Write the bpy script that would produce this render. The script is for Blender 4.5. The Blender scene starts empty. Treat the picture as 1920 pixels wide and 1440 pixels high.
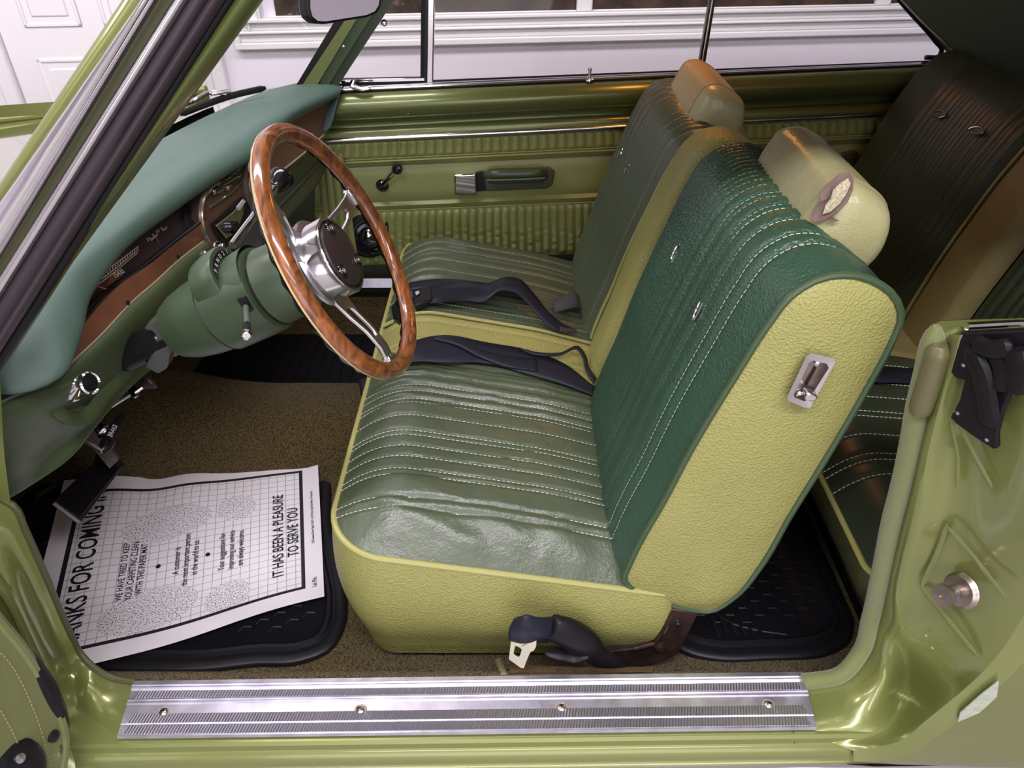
import bpy, bmesh, math, random
from mathutils import Vector as V, Matrix, noise
random.seed(7)
sc = bpy.context.scene
col = sc.collection
R = math.radians

# ---------------------------------------------------------------- camera
FPX = 1400.0                       # focal length in pixels of a 1920x1440 frame
CAM = V((0.0, -0.58, 1.03))
PITCH = R(36)
cd = bpy.data.cameras.new('camera')
cam = bpy.data.objects.new('camera', cd)
col.objects.link(cam)
cd.sensor_fit = 'HORIZONTAL'
cd.sensor_width = 36
cd.lens = FPX / 1920 * 36
cd.clip_start = 0.02
cam.location = CAM
cam.rotation_euler = (R(90) - PITCH, 0, 0)
sc.camera = cam
sc.view_settings.view_transform = 'Standard'
sc.view_settings.look = 'None'
sc.view_settings.exposure = -0.1
sc.view_settings.gamma = 1.0
sc.view_settings.use_curve_mapping = False

# ---------------------------------------------------------------- world, lamps of the garage and a fill light
w = bpy.data.worlds.new('world')
sc.world = w
w.use_nodes = True
w.node_tree.nodes['Background'].inputs[0].default_value = (0.95, 0.93, 1.0, 1)
w.node_tree.nodes['Background'].inputs[1].default_value = 0.07

def area(name, loc, rot, sx, sy, power, color):
    l = bpy.data.lights.new(name, 'AREA')
    l.shape = 'RECTANGLE'; l.size = sx; l.size_y = sy; l.energy = power; l.color = color
    o = bpy.data.objects.new(name, l)
    o.location = loc; o.rotation_euler = rot
    col.objects.link(o)
    return o

COOL = (1.0, 0.95, 1.0)
# strip lamps hanging under the garage ceiling (z of ceiling 2.3, ground -0.38)
area('strip_light_driver_side', (0.1, -1.0, 2.2), (0, 0, 0), 2.4, 0.35, 78, COOL)
area('strip_light_behind', (0.3, -3.0, 2.2), (0, 0, 0), 2.4, 0.35, 45, COOL)
area('strip_light_wall_side', (-0.2, 0.85, 2.2), (0, 0, 0), 3.4, 0.3, 75, (1.0, 0.90, 0.96))
area('strip_light_front', (-2.6, -0.3, 2.2), (0, 0, 0), 0.35, 2.4, 40, COOL)

# added fill light low on the driver side, with no real source behind it
area('driver_side_fill', (0.3, -4.3, 0.75), (R(90), 0, 0), 3.6, 2.0, 52, (1.0, 0.97, 1.0))

# ---------------------------------------------------------------- pixel -> place
FWD = V((0, math.cos(PITCH), -math.sin(PITCH)))
UPV = V((0, math.sin(PITCH), math.cos(PITCH)))
def ray(px, py):
    return V(((px - 960) / FPX, 0, 0)) + UPV * ((720 - py) / FPX) + FWD
def AY(px, py, y):
    d = ray(px, py); return CAM + d * ((y - CAM.y) / d.y)
def AZ(px, py, z):
    d = ray(px, py); return CAM + d * ((z - CAM.z) / d.z)
def AX(px, py, x):
    d = ray(px, py); return CAM + d * ((x - CAM.x) / d.x)
def AP(px, py, p0, n):
    d = ray(px, py); p0 = V(p0); n = V(n)
    return CAM + d * ((p0 - CAM).dot(n) / d.dot(n))

# ---------------------------------------------------------------- mesh helpers
def crv(pts, n, closed=False):
    """Catmull-Rom through pts, n samples spaced by chord length."""
    P = [V(p) for p in pts]
    if len(P) == 2:
        return [P[0].lerp(P[1], i / (n - 1)) for i in range(n)]
    if closed:
        P = P + [P[0]]
    ch = [0.0]
    for a, b in zip(P, P[1:]):
        ch.append(ch[-1] + max((b - a).length, 1e-6))
    L = ch[-1]
    out = []
    m = len(P)
    for i in range(n):
        s = L * i / (n if closed else n - 1)
        k = 0
        while k < m - 2 and ch[k + 1] < s:
            k += 1
        t = (s - ch[k]) / (ch[k + 1] - ch[k])
        p1, p2 = P[k], P[k + 1]
        if k > 0: p0 = P[k - 1]
        else: p0 = P[m - 2] if closed else p1 * 2 - p2
        if k + 2 < m: p3 = P[k + 2]
        else: p3 = P[1] if closed else p2 * 2 - p1
        # non-uniform tangents
        d1 = ch[k + 1] - ch[k]
        d0 = (p1 - p0).length or d1
        d2 = (p3 - p2).length or d1
        m1 = ((p1 - p0) / d0 * d1 + (p2 - p1) / d1 * d0) / (d0 + d1)
        m2 = ((p2 - p1) / d1 * d2 + (p3 - p2) / d2 * d1) / (d1 + d2)
        t2, t3 = t * t, t * t * t
        out.append(p1 * (2*t3 - 3*t2 + 1) + m1 * d1 * (t3 - 2*t2 + t) + p2 * (-2*t3 + 3*t2) + m2 * d1 * (t3 - t2))
    return out

WLOC = {}
class MB:
    def __init__(s):
        s.v = []; s.f = []; s.m = []; s.mi = 0
    def add(s, vs, fs):
        b = len(s.v)
        s.v += [V(v) for v in vs]
        for f in fs:
            s.f.append([b + i for i in f]); s.m.append(s.mi)
        return s
    def grid(s, rows, closed_u=False, closed_v=False):
        n = len(rows[0]); m = len(rows)
        vs = [p for r in rows for p in r]
        fs = []
        for i in range(m if closed_v else m - 1):
            for j in range(n if closed_u else n - 1):
                a = i * n + j; b = i * n + (j + 1) % n
                i2 = (i + 1) % m
                fs.append((a, b, i2 * n + (j + 1) % n, i2 * n + j))
        return s.add(vs, fs)
    def tube(s, path, r, seg=10, caps=True, flat=1.0, up=None):
        P = [V(p) for p in path]
        n = len(P)
        rr = r if isinstance(r, (list, tuple)) else [r] * n
        rows = []
        prev = None
        for i in range(n):
            t = (P[min(i + 1, n - 1)] - P[max(i - 1, 0)]).normalized()
            if prev is None:
                a = V(up) if up else (V((0, 0, 1)) if abs(t.z) < .9 else V((1, 0, 0)))
            else:
                a = prev
            a = (a - t * a.dot(t)).normalized()
            b = t.cross(a)
            prev = a
            rows.append([P[i] + (a * math.cos(k * 2 * math.pi / seg) * flat + b * math.sin(k * 2 * math.pi / seg)) * rr[i] for k in range(seg)])
        base = len(s.v)
        s.grid(rows, closed_u=True)
        if caps:
            s.f.append([base + k for k in range(seg)][::-1]); s.m.append(s.mi)
            e = base + (n - 1) * seg
            s.f.append([e + k for k in range(seg)]); s.m.append(s.mi)
        return s
    def lathe(s, prof, o, axis, seg=24, caps=True):
        """prof: list of (radius, height along axis)"""
        o = V(o); ax = V(axis).normalized()
        a = V((0, 0, 1)) if abs(ax.z) < .9 else V((1, 0, 0))
        a = (a - ax * a.dot(ax)).normalized(); b = ax.cross(a)
        rows = [[o + ax * h + (a * math.cos(2 * math.pi * k / seg) + b * math.sin(2 * math.pi * k / seg)) * max(r, 1e-5) for k in range(seg)] for r, h in prof]
        base = len(s.v)
        s.grid(rows, closed_u=True)
        if caps:
            s.f.append([base + k for k in range(seg)][::-1]); s.m.append(s.mi)
            e = base + (len(prof) - 1) * seg
            s.f.append([e + k for k in range(seg)]); s.m.append(s.mi)
        return s
    def box(s, c, d, rot=None):
        c = V(c); h = V(d) / 2
        vs = []
        for x in (-1, 1):
            for y in (-1, 1):
                for z in (-1, 1):
                    p = V((x * h.x, y * h.y, z * h.z))
                    if rot: p = rot @ p
                    vs.append(c + p)
        return s.add(vs, [(0, 1, 3, 2), (4, 6, 7, 5), (0, 4, 5, 1), (2, 3, 7, 6), (0, 2, 6, 4), (1, 5, 7, 3)])
    def prism(s, pts, d):
        P = [V(p) for p in pts]; d = V(d); n = len(P)
        fs = [list(range(n))[::-1], list(range(n, 2 * n))]
        for i in range(n):
            j = (i + 1) % n
            fs.append((i, j, n + j, n + i))
        return s.add(P + [p + d for p in P], fs)
    def build(s, name, mat, parent=None, smooth=35, bevel=0, solid=0, sub=0, recalc=True, seg=2, off=0.0):
        me = bpy.data.meshes.new(name)
        xs = [v.x for v in s.v]; ys = [v.y for v in s.v]; zs = [v.z for v in s.v]
        c = V(((min(xs) + max(xs)) / 2, (min(ys) + max(ys)) / 2, min(zs)))
        me.from_pydata([v - c for v in s.v], [], s.f)
        if recalc:
            bm = bmesh.new(); bm.from_mesh(me)
            bmesh.ops.recalc_face_normals(bm, faces=bm.faces)
            bm.to_mesh(me); bm.free()
        mats = mat if isinstance(mat, (list, tuple)) else [mat]
        for m in mats: me.materials.append(m)
        if len(mats) > 1:
            me.polygons.foreach_set('material_index', s.m)
        if smooth:
            me.polygons.foreach_set('use_smooth', [True] * len(me.polygons))
            if smooth < 180: me.set_sharp_from_angle(angle=R(smooth))
        o = bpy.data.objects.new(name, me)
        col.objects.link(o)
        put(o, c, parent)
        if solid:
            md = o.modifiers.new('thickness', 'SOLIDIFY'); md.thickness = solid; md.offset = off
        if bevel:
            md = o.modifiers.new('bevel', 'BEVEL'); md.width = bevel; md.segments = seg; md.limit_method = 'ANGLE'; md.angle_limit = R(40)
            md.harden_normals = False
        if sub:
            md = o.modifiers.new('subdivision', 'SUBSURF'); md.levels = sub; md.render_levels = sub
        return o

def put(o, c, parent):
    WLOC[o.name] = V(c)
    if parent:
        o.parent = parent
        o.location = V(c) - WLOC[parent.name]
    else:
        o.location = V(c)

def thing(name, label, cat, loc, group=None, kind=None):
    o = bpy.data.objects.new(name, None)
    o.empty_display_size = .05
    col.objects.link(o)
    put(o, V(loc), None)
    tag(o, label, cat, group, kind)
    return o
def tag(o, label=None, cat=None, group=None, kind=None):
    if label: o['label'] = label
    if cat: o['category'] = cat
    if group: o['group'] = group
    if kind: o['kind'] = kind
    return o

def loft(rails, nu, nv, smooth_v=True):
    """rows across smooth rails: nu samples along a rail, nv across all rails"""
    rs = [crv(r, nu) for r in rails]
    if nv <= 0: return rs
    cols = []
    for j in range(nu):
        pts = [r[j] for r in rs]
        cols.append(crv(pts, nv) if smooth_v else pts)
    return [[cols[j][i] for j in range(nu)] for i in range(len(cols[0]))]

# ---------------------------------------------------------------- materials
def lin(h):
    h = h.lstrip('#')
    out = []
    for i in (0, 2, 4):
        c = int(h[i:i + 2], 16) / 255
        out.append(c / 12.92 if c <= .04045 else ((c + .055) / 1.055) ** 2.4)
    return tuple(out) + (1.0,)

def mat(name, color, rough=.5, metal=0.0, coat=0.0, coat_r=.05, spec=.5, bump=None, var=None, sheen=0.0, ior=None, rvar=None):
    """bump: (kind, scale, strength, distance); var: (scale, amount, second colour)"""
    m = bpy.data.materials.new(name)
    m.use_nodes = True
    nt = m.node_tree; N = nt.nodes; L = nt.links
    b = N['Principled BSDF']
    c = lin(color) if isinstance(color, str) else tuple(color) + (1.0,) * (4 - len(color))
    b.inputs['Base Color'].default_value = c
    b.inputs['Roughness'].default_value = rough
    b.inputs['Metallic'].default_value = metal
    b.inputs['Coat Weight'].default_value = coat
    b.inputs['Coat Roughness'].default_value = coat_r
    b.inputs['Specular IOR Level'].default_value = spec
    b.inputs['Sheen Weight'].default_value = sheen
    if bump or var or rvar:
        tc = N.new('ShaderNodeTexCoord')
        geo = N.new('ShaderNodeNewGeometry')
    if var:
        no = N.new('ShaderNodeTexNoise'); no.inputs['Scale'].default_value = var[0]; no.inputs['Detail'].default_value = 4
        L.new(geo.outputs['Position'], no.inputs['Vector'])
        mx = N.new('ShaderNodeMix'); mx.data_type = 'RGBA'
        mr = N.new('ShaderNodeMapRange'); mr.inputs[1].default_value = .35; mr.inputs[2].default_value = .65; mr.inputs[4].default_value = var[1]
        L.new(no.outputs[0], mr.inputs[0]); L.new(mr.outputs[0], mx.inputs[0])
        mx.inputs[6].default_value = c
        mx.inputs[7].default_value = lin(var[2]) if isinstance(var[2], str) else tuple(var[2])
        L.new(mx.outputs[2], b.inputs['Base Color'])
    if rvar:
        no = N.new('ShaderNodeTexNoise'); no.inputs['Scale'].default_value = rvar[0]; no.inputs['Detail'].default_value = 3
        L.new(geo.outputs['Position'], no.inputs['Vector'])
        mr = N.new('ShaderNodeMapRange'); mr.inputs[1].default_value = .3; mr.inputs[2].default_value = .7
        mr.inputs[3].default_value = rvar[1]; mr.inputs[4].default_value = rvar[2]
        L.new(no.outputs[0], mr.inputs[0]); L.new(mr.outputs[0], b.inputs['Roughness'])
    if bump:
        last = None
        for kind, scale, strength, dist in (bump if isinstance(bump[0], tuple) else (bump,)):
            if kind == 'voronoi':
                t = N.new('ShaderNodeTexVoronoi'); o = t.outputs['Distance']
            elif kind == 'wave':
                t = N.new('ShaderNodeTexWave'); o = t.outputs[1]
            else:
                t = N.new('ShaderNodeTexNoise'); t.inputs['Detail'].default_value = 3; o = t.outputs[0]
            t.inputs['Scale'].default_value = scale
            L.new(geo.outputs['Position'], t.inputs['Vector'])
            bp = N.new('ShaderNodeBump'); bp.inputs['Strength'].default_value = strength; bp.inputs['Distance'].default_value = dist
            L.new(o, bp.inputs['Height'])
            if last: L.new(last, bp.inputs['Normal'])
            last = bp.outputs[0]
        L.new(last, b.inputs['Normal'])
        if coat: L.new(last, b.inputs['Coat Normal'])
    return m

PAINT = mat('olive paint', (.21, .235, .072), .28, .35, coat=.7, coat_r=.06, bump=('noise', 9, .05, .01))
PAINT_IN = mat('olive interior paint', (.13, .16, .045), .32, .3, coat=.5, coat_r=.1)
DASHPAINT = mat('green dash paint', (.062, .09, .04), .42, .1, bump=('noise', 900, .15, .0004))
COLPAINT = mat('green column plastic', (.045, .072, .036), .38, bump=('noise', 700, .1, .0003))
VDARK = mat('dark green vinyl', (.072, .094, .054), .36, spec=.6, bump=(('voronoi', 330, .30, .0008), ('noise', 110, .40, .0022), ('noise', 22, .25, .004)), rvar=(14, .28, .42))
VTEAL = mat('deep green vinyl', (.032, .078, .046), .38, spec=.6, bump=(('voronoi', 330, .65, .0012), ('noise', 120, .6, .0022), ('noise', 22, .2, .004)), rvar=(14, .28, .42))
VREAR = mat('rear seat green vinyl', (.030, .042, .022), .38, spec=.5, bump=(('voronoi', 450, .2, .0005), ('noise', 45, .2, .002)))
VLIGHT = mat('light green vinyl', (.305, .295, .095), .42, spec=.45, bump=(('voronoi', 300, .85, .0013), ('noise', 26, .3, .004)))
VHEAD = mat('pale green headrest vinyl', (.36, .34, .17), .34, spec=.5, bump=(('voronoi', 300, .35, .0008), ('noise', 60, .25, .003)))
VDOOR = mat('door panel green vinyl', (.225, .25, .085), .38, spec=.5, bump=(('voronoi', 420, .25, .0006), ('noise', 40, .15, .003)))
PAD = mat('teal dash pad', (.062, .112, .090), .46, spec=.6, bump=('noise', 700, .4, .0008))
CHROME = mat('chrome', (.85, .83, .85), .07, 1.0)
CHROME_R = mat('worn chrome', (.75, .72, .74), .2, 1.0, bump=('noise', 160, .1, .0006))
ALU = mat('brushed aluminium', (.62, .60, .62), .3, 1.0)
ALUSILL = mat('sill aluminium', (.70, .68, .78), .34, .95, var=(28, .6, (.42, .40, .50, 1)), bump=('noise', 220, .2, .0010), rvar=(30, .34, .52))
STEEL = mat('zinc steel', (.5, .5, .5), .35, 1.0, var=(60, .6, (.2, .17, .14, 1)))
BLACK = mat('black plastic', (.008, .008, .009), .38, spec=.35)
BLACKG = mat('black gloss', (.008, .008, .009), .12)
RUBBER = mat('black rubber', (.008, .007, .009), .42, spec=.22, bump=('noise', 400, .2, .0005))
RUBTRIM = mat('dark weatherstrip rubber', (.038, .028, .034), .42, spec=.35, bump=('noise', 200, .1, .0005))
MATRUB = mat('floor mat rubber', (.008, .0075, .010), .42, spec=.35, bump=('noise', 900, .25, .0005))
LEATHER = mat('brown black leather', (.03, .022, .022), .45, bump=('voronoi', 600, .4, .0006))
WEB = mat('seat belt webbing', (.010, .012, .022), .5, spec=.3, bump=('noise', 600, .25, .0005))
WOODTRIM = mat('dash wood strip', (.20, .075, .038), .38, var=(30, .5, (.12, .05, .03, 1)))
GAUGE = mat('gauge face black', (.022, .016, .018), .25)
PRINT = mat('gauge printing', (.75, .72, .66), .5)
REDP = mat('red needle', (.7, .12, .06), .5)
WHITE = mat('white trim paint', (.82, .80, .82), .4)
WALLM = mat('lavender white wall', (.84, .79, .87), .6, bump=('noise', 120, .1, .001))
CONC = mat('garage floor', (.32, .31, .30), .4, bump=('noise', 20, .1, .003), var=(3, .5, (.25, .24, .23, 1)))
VTAN_SHADE = mat('shade darkened tan vinyl', (.20, .165, .062), .42, bump=(('voronoi', 300, .5, .001), ('noise', 26, .3, .004)))  # light vinyl in tan, with the shade of the rear cabin put into the colour
STITCH = mat('pale stitching thread', (.62, .66, .52), .6)
PIPEL = mat('light green piping', (.36, .35, .12), .38)
PIPED = mat('dark green piping', (.05, .085, .04), .35)
RUST = mat('rusty black metal', (.02, .016, .015), .5, .3, bump=('noise', 120, .3, .002), var=(45, .4, (.12, .045, .028, 1)))
SCREW = mat('screw steel', (.7, .68, .7), .22, 1.0)
# ================================================================ the garage
def glassmat(name, tint=(1, 1, 1), refl=.06):
    m = bpy.data.materials.new(name); m.use_nodes = True
    nt = m.node_tree; N = nt.nodes; L = nt.links
    N.remove(N['Principled BSDF'])
    tr = N.new('ShaderNodeBsdfTransparent'); tr.inputs[0].default_value = tuple(tint) + (1,)
    gl = N.new('ShaderNodeBsdfGlossy'); gl.inputs['Roughness'].default_value = .02
    lw = N.new('ShaderNodeLayerWeight'); lw.inputs[0].default_value = .5
    pw = N.new('ShaderNodeMath'); pw.operation = 'POWER'; pw.inputs[1].default_value = 5
    fr = N.new('ShaderNodeMath'); fr.operation = 'MULTIPLY_ADD'; fr.inputs[1].default_value = .5; fr.inputs[2].default_value = refl * .5
    L.new(lw.outputs['Facing'], pw.inputs[0]); L.new(pw.outputs[0], fr.inputs[0])
    mx = N.new('ShaderNodeMixShader')
    L.new(fr.outputs[0], mx.inputs[0]); L.new(tr.outputs[0], mx.inputs[1]); L.new(gl.outputs[0], mx.inputs[2])
    L.new(mx.outputs[0], N['Material Output'].inputs[0])
    return m
GLASS = glassmat('window glass', (.95, .97, .96))

def struct(o):
    o['kind'] = 'structure'; return o
GZ = -0.38
m = MB(); m.box((0.5, -1.0, GZ - .05), (11, 7.4, .1)); struct(m.build('floor', CONC))
m = MB(); m.box((0.5, -1.0, 2.38), (11, 7.4, .1)); struct(m.build('ceiling', WHITE))
m = MB(); m.box((-4.5, -1.0, 1.0), (.1, 7.4, 2.7)); struct(m.build('wall_left', WALLM))
m = MB(); m.box((5.5, -1.0, 1.0), (.1, 7.4, 2.7)); struct(m.build('wall_right', WALLM))
m = MB(); m.box((0.5, -4.65, 1.0), (11, .1, 2.7)); struct(m.build('wall_front', WALLM))
WS = .11
WP0 = (0, 2.3, 0); WN = (-WS, 1, 0)
def WP(px, py, off=0.0):
    return AP(px, py, (0, 2.3 - off, 0), WN)
def wpt(x, z, off=0.0):
    return V((x, 2.3 + WS * x - off, z))
m = MB(); m.prism([wpt(-4.5, GZ), wpt(5.5, GZ), wpt(5.5, 2.33), wpt(-4.5, 2.33)], (0, .1, 0)); struct(m.build('wall_back', WALLM, recalc=True))

# window with moulded casing in the back wall
zc0 = WP(1000, 78).z            # bottom of the casing
zp = WP(1000, 21).z             # bottom of the panes
wx0 = WP(440, 60).x; wx1 = 3.4
win = thing('window_1', 'long white framed window in the pale wall behind the car', 'window', wpt((wx0 + wx1) / 2, zc0), kind='structure')
del win['label']; del win['category']
H = zp - zc0
def bar(x0, x1, z0, z1, off, th=.02):
    m_ = MB()
    m_.prism([wpt(x0, z0, off), wpt(x1, z0, off), wpt(x1, z1, off), wpt(x0, z1, off)], (0, th, 0))
    return m_
zt = zp + 1.0
steps = [(0.0, .22, .030), (.22, .50, .022), (.50, .60, .036), (.60, .86, .026), (.86, 1.0, .042)]
for a, b, off in steps:
    bar(wx0 - .0, wx1, zc0 + a * H, zc0 + b * H, off, off + .01).build('casing_moulding', WHITE, win, bevel=.004)
    k0 = wx0 + a * H * 1.1; k1 = wx0 + b * H * 1.1
    bar(k0, k1, zc0 + a * H, zt, off - .001, off + .009).build('casing_moulding', WHITE, win, bevel=.004)
PANE = mat('dark window pane with brown outdoors', (.022, .015, .012), .5, spec=.2, var=(9, .8, (.085, .055, .040, 1)), bump=('noise', 30, .5, .01))
px0 = wx0 + H * 1.1
mulls = [WP(1095, 10).x]
edges = [px0 + .02, mulls[0], mulls[0] + (mulls[0] - px0), wx1]
for i in range(3):
    a, b = edges[i], edges[i + 1]
    bar(a + .02, b - .02, zp, zt, .008, .006).build('pane', PANE, win)
    if i: bar(a - .028, a + .028, zp, zt, .03, .035).build('mullion', WHITE, win, bevel=.005)
    bar(a + .012, b - .012, zp - .004, zp + .003, .012, .02).build('sash_rail', WHITE, win, bevel=.003)

# six panel door with casing at the far left
dx0 = WP(8, 120).x + .03
dz0 = GZ
dz1 = 1.65
door = bpy.data.objects.new('door_1', None); col.objects.link(door); put(door, wpt(dx0 + .3, dz0), None); struct(door)
bar(dx0, dx0 + .60, dz0, dz1, .012, .03).build('door_leaf', WHITE, door, bevel=.003)
for k in (-1, 1):
    xx = dx0 - .05 if k < 0 else dx0 + .65
    bar(xx - .045, xx + .045, dz0, dz1 + .09, .03, .04).build('door_casing', WHITE, door, bevel=.008)
    bar(xx - .025, xx + .0, dz0, dz1 + .09, .036, .04).build('door_casing', WHITE, door, bevel=.004)
zu = WP(150, 48).z; zl = WP(120, 108).z
for c0 in (.085, .335):
    for z0, z1 in ((zu, min(zu + .62, dz1 - .1)), (zl - .75, zl)):
        x0, x1 = dx0 + c0, dx0 + c0 + .18
        bar(x0, x1, z0, z1, .0135, .01).build('door_panel_groove', WHITE, door)
        for (u0, u1, v0, v1) in ((x0, x1, z0, z0 + .012), (x0, x1, z1 - .012, z1), (x0, x0 + .012, z0, z1), (x1 - .012, x1, z0, z1)):
            bar(u0, u1, v0, v1, .017, .012).build('door_panel_moulding', WHITE, door, bevel=.003)
        bar(x0 + .03, x1 - .03, z0 + .03, z1 - .03, .017, .012).build('door_panel', WHITE, door, bevel=.008)
# ================================================================ car body
def P4(s):
    px, py, k, v = s
    if k == 'y': return AY(px, py, v)
    if k == 'z': return AZ(px, py, v)
    if k == 'x': return AX(px, py, v)
body = thing('car_body', 'olive green painted body shell of the old coupe around the open door', 'car body', (0, .7, GZ + .2))

# --- rocker panel along the sill
prof = [(.078, -.12), (.076, -.03), (.074, -.006), (.070, -.003), (-.018, -.003), (-.0225, -.006), (-.0245, -.015), (-.027, -.0165), (-.033, -.024), (-.0355, -.036), (-.0365, -.043), (-.042, -.060), (-.046, -.11), (-.03, -.2), (.02, -.22)]
m = MB(); rows = []
for x in [-.86 + i * .1 for i in range(17)]:
    rows.append([V((x, y + .014 * (x + .1), z)) for y, z in prof])
m.grid(rows)
m.build('rocker_panel', PAINT, body, smooth=30)
m = MB()
m.tube([V((x, -.0400 + .014 * (x + .1), -.051)) for x in (-.86, 0, .75)], .0065, 10)
m.build('rocker_chrome_strip', CHROME, body)

# --- front hinge pillar beside the open door
H0 = [(-30, 930, 'y', .10), (25, 957, 'y', .095), (42, 994, 'y', .092), (83, 1086, 'y', .09), (130, 1194, 'y', .088), (152, 1235, 'y', .086), (172, 1256, 'z', .025), (205, 1275, 'z', .006), (252, 1285, 'z', -.002)]
H1 = [(-45, 950, 'y', .09), (2, 985, 'y', .085), (27, 1030, 'y', .082), (68, 1115, 'y', .08), (113, 1215, 'y', .076), (138, 1262, 'y', .072), (165, 1285, 'z', .022), (203, 1302, 'z', .006), (252, 1308, 'z', -.002)]
H2 = [(-70, 1010, 'y', .06), (-15, 1055, 'y', .055), (20, 1100, 'y', .05), (60, 1180, 'y', .045), (98, 1262, 'y', .04), (118, 1305, 'y', .035), (140, 1340, 'y', .02), (175, 1366, 'y', .0), (222, 1386, 'z', -.004)]
H3 = [(-90, 1060, 'y', .05), (-40, 1110, 'y', .045), (-5, 1160, 'y', .035), (35, 1230, 'y', .025), (72, 1300, 'y', .02), (95, 1345, 'y', .01), (115, 1375, 'y', -.01), (150, 1395, 'y', -.02), (215, 1400, 'z', -.015)]
H4 = [(-120, 1060, 'y', -.01), (-60, 1120, 'y', -.015), (-25, 1180, 'y', -.02), (20, 1245, 'y', -.025), (60, 1310, 'y', -.03), (85, 1355, 'y', -.033), (105, 1400, 'y', -.035), (140, 1425, 'y', -.036), (212, 1428, 'z', -.036)]
m = MB(); m.grid(loft([[P4(s) for s in r] for r in (H0, H1, H2, H3, H4)], 40, 26)); hp = m.build('hinge_pillar', PAINT, body)
m = MB(); m.tube(crv([P4(s) + V((0, .004, .002)) for s in H0], 40), .005, 8); m.build('pinch_weld_edge', mat('dark olive edge', (.07, .075, .03), .5), hp)
# stamped swage on the pillar
m = MB(); m.tube(crv([P4(s) for s in [(-60, 1035, 'y', .045), (10, 1110, 'y', .04), (50, 1190, 'y', .035), (85, 1275, 'y', .028), (105, 1330, 'y', .015)]], 24), .008, 8, flat=.6); m.build('swage', PAINT, hp)
# upper part of the hinge pillar below the windshield pillar
base_ = [P4(r[0]) for r in (H0, H1, H2, H3, H4)]
m = MB(); m.grid([base_, [p + V((-.015, 0, .07)) for p in base_], [V((p.x - .03, min(p.y, .06) + .01, .535)) for p in base_]]); m.build('hinge_pillar_upper', PAINT, body)
# cowl side panel from hinge pillar to dash
m = MB()
rows = loft([[AY(-60, 600, .12), AY(-60, 760, .11), AY(-30, 930, .10)], [AY(-2, 640, .115), AY(2, 740, .11), AY(8, 850, .105), AY(22, 960, .095)]], 10, 0)
m.grid(rows); m.build('cowl_side', PAINT, body)

# --- rear lock pillar (door jamb)
JN = V((1, .65, .165)); JP0 = (.545, .1, 0)
def J(px, py, off=0.0): return AP(px, py, V(JP0) - JN * off, JN)
J0 = [J(1779, 628), J(1753, 730), J(1737, 780), J(1723, 830), J(1710, 897), J(1693, 960), J(1663, 1083), J(1643, 1173), AZ(1625, 1232, .045), AZ(1590, 1273, .015), AZ(1506, 1292, -.002)]
J1 = [J(1805, 628, .012), J(1767, 749, .012), J(1752, 800, .012), J(1742, 831, .012), J(1723, 900, .012), J(1710, 960, .012), J(1677, 1103, .012), J(1663, 1220, .01), AZ(1650, 1290, .04), AZ(1613, 1342, .008), AZ(1530, 1371, -.003)]
J2 = [J(1835, 628, -.004), J(1800, 760, -.004), J(1790, 800, -.004), J(1783, 850, -.004), J(1775, 920, -.004), J(1768, 980, -.004), J(1735, 1100, -.004), J(1712, 1200, .0), J(1690, 1300, .0), AY(1650, 1378, -.012), AZ(1560, 1392, -.014)]
J3 = [J(1960, 628, .0), J(1950, 760), J(1945, 800), J(1945, 850), J(1945, 920), J(1940, 1000), AY(1925, 1140, -.028), AY(1868, 1232, -.03), AY(1735, 1352, -.033), AY(1690, 1388, -.034), AY(1600, 1408, -.0275)]
J4 = [J(2060, 628, .0), J(2050, 760), J(2040, 850), J(2040, 900), J(2040, 960), J(2030, 1060), AY(1990, 1160, -.04), AY(1905, 1258, -.041), AY(1752, 1384, -.042), AY(1696, 1420, -.041), AY(1600, 1428, -.0345)]
m = MB(); m.grid(loft([J0, J1, J2, J3], 48, 24)); jamb = m.build('lock_pillar', PAINT, body)
m = MB(); m.grid(loft([J3, J4], 48, 6)); m.build('quarter_panel_flange', PAINT, jamb)
# chipped filler on the flange
CHIP = mat('chipped primer', (.42, .46, .36), .45, bump=('noise', 90, .6, .004))
m = MB(); fl = [AY(1872, 1275, -.0425), AY(1840, 1300, -.0425), AY(1800, 1335, -.043), AY(1795, 1352, -.044), AY(1835, 1335, -.0445), AY(1868, 1305, -.044)]
m.prism(fl, (0, -.0015, 0)); m.build('paint_chip', CHIP, jamb)
# pressed ribs of the jamb
def rib(pts, r, n=12, fl=.55):
    m_ = MB(); m_.tube(crv(pts, n), [r * .62 * (.3 if i in (0, n - 1) else 1) for i in range(n)], 10, flat=.25, up=JN); return m_.build('pressed_rib', PAINT, jamb)
rib([J(1727, 1100, .002), J(1775, 1160, .0), J(1832, 1230, .0)], .0075)
rib([J(1773, 985, .004), J(1830, 1050, .0), J(1885, 1122, .0)], .006)
rib([J(1782, 790, .002), J(1795, 860, .0), J(1793, 915)], .004)
rib([J(1775, 983, .002), J(1755, 1040, .0), J(1727, 1100, .004)], .006)
rib([J(1800, 800, .0), J(1830, 860, -.001), J(1860, 915)], .005)
# striker bolt
ax = J(1700, 1000) * 0 + V((-.86, -.35, .18)).normalized()
so = J(1806, 1106)
m = MB(); m.lathe([(.0215, 0), (.0225, .003), (.0205, .005), (.0215, .007), (.019, .010), (.0085, .011), (.0085, .018), (.0092, .019), (.0085, .021), (.0092, .023), (.0085, .025), (.0085, .032), (.0135, .033), (.0140, .036), (.0135, .039), (.004, .0395), (.0035, .037), (.0001, .037)], so, ax, 28)
m.build('striker_bolt', mat('striker steel', (.42, .36, .33), .32, 1.0, bump=('noise', 300, .2, .0005)), jamb)

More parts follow.
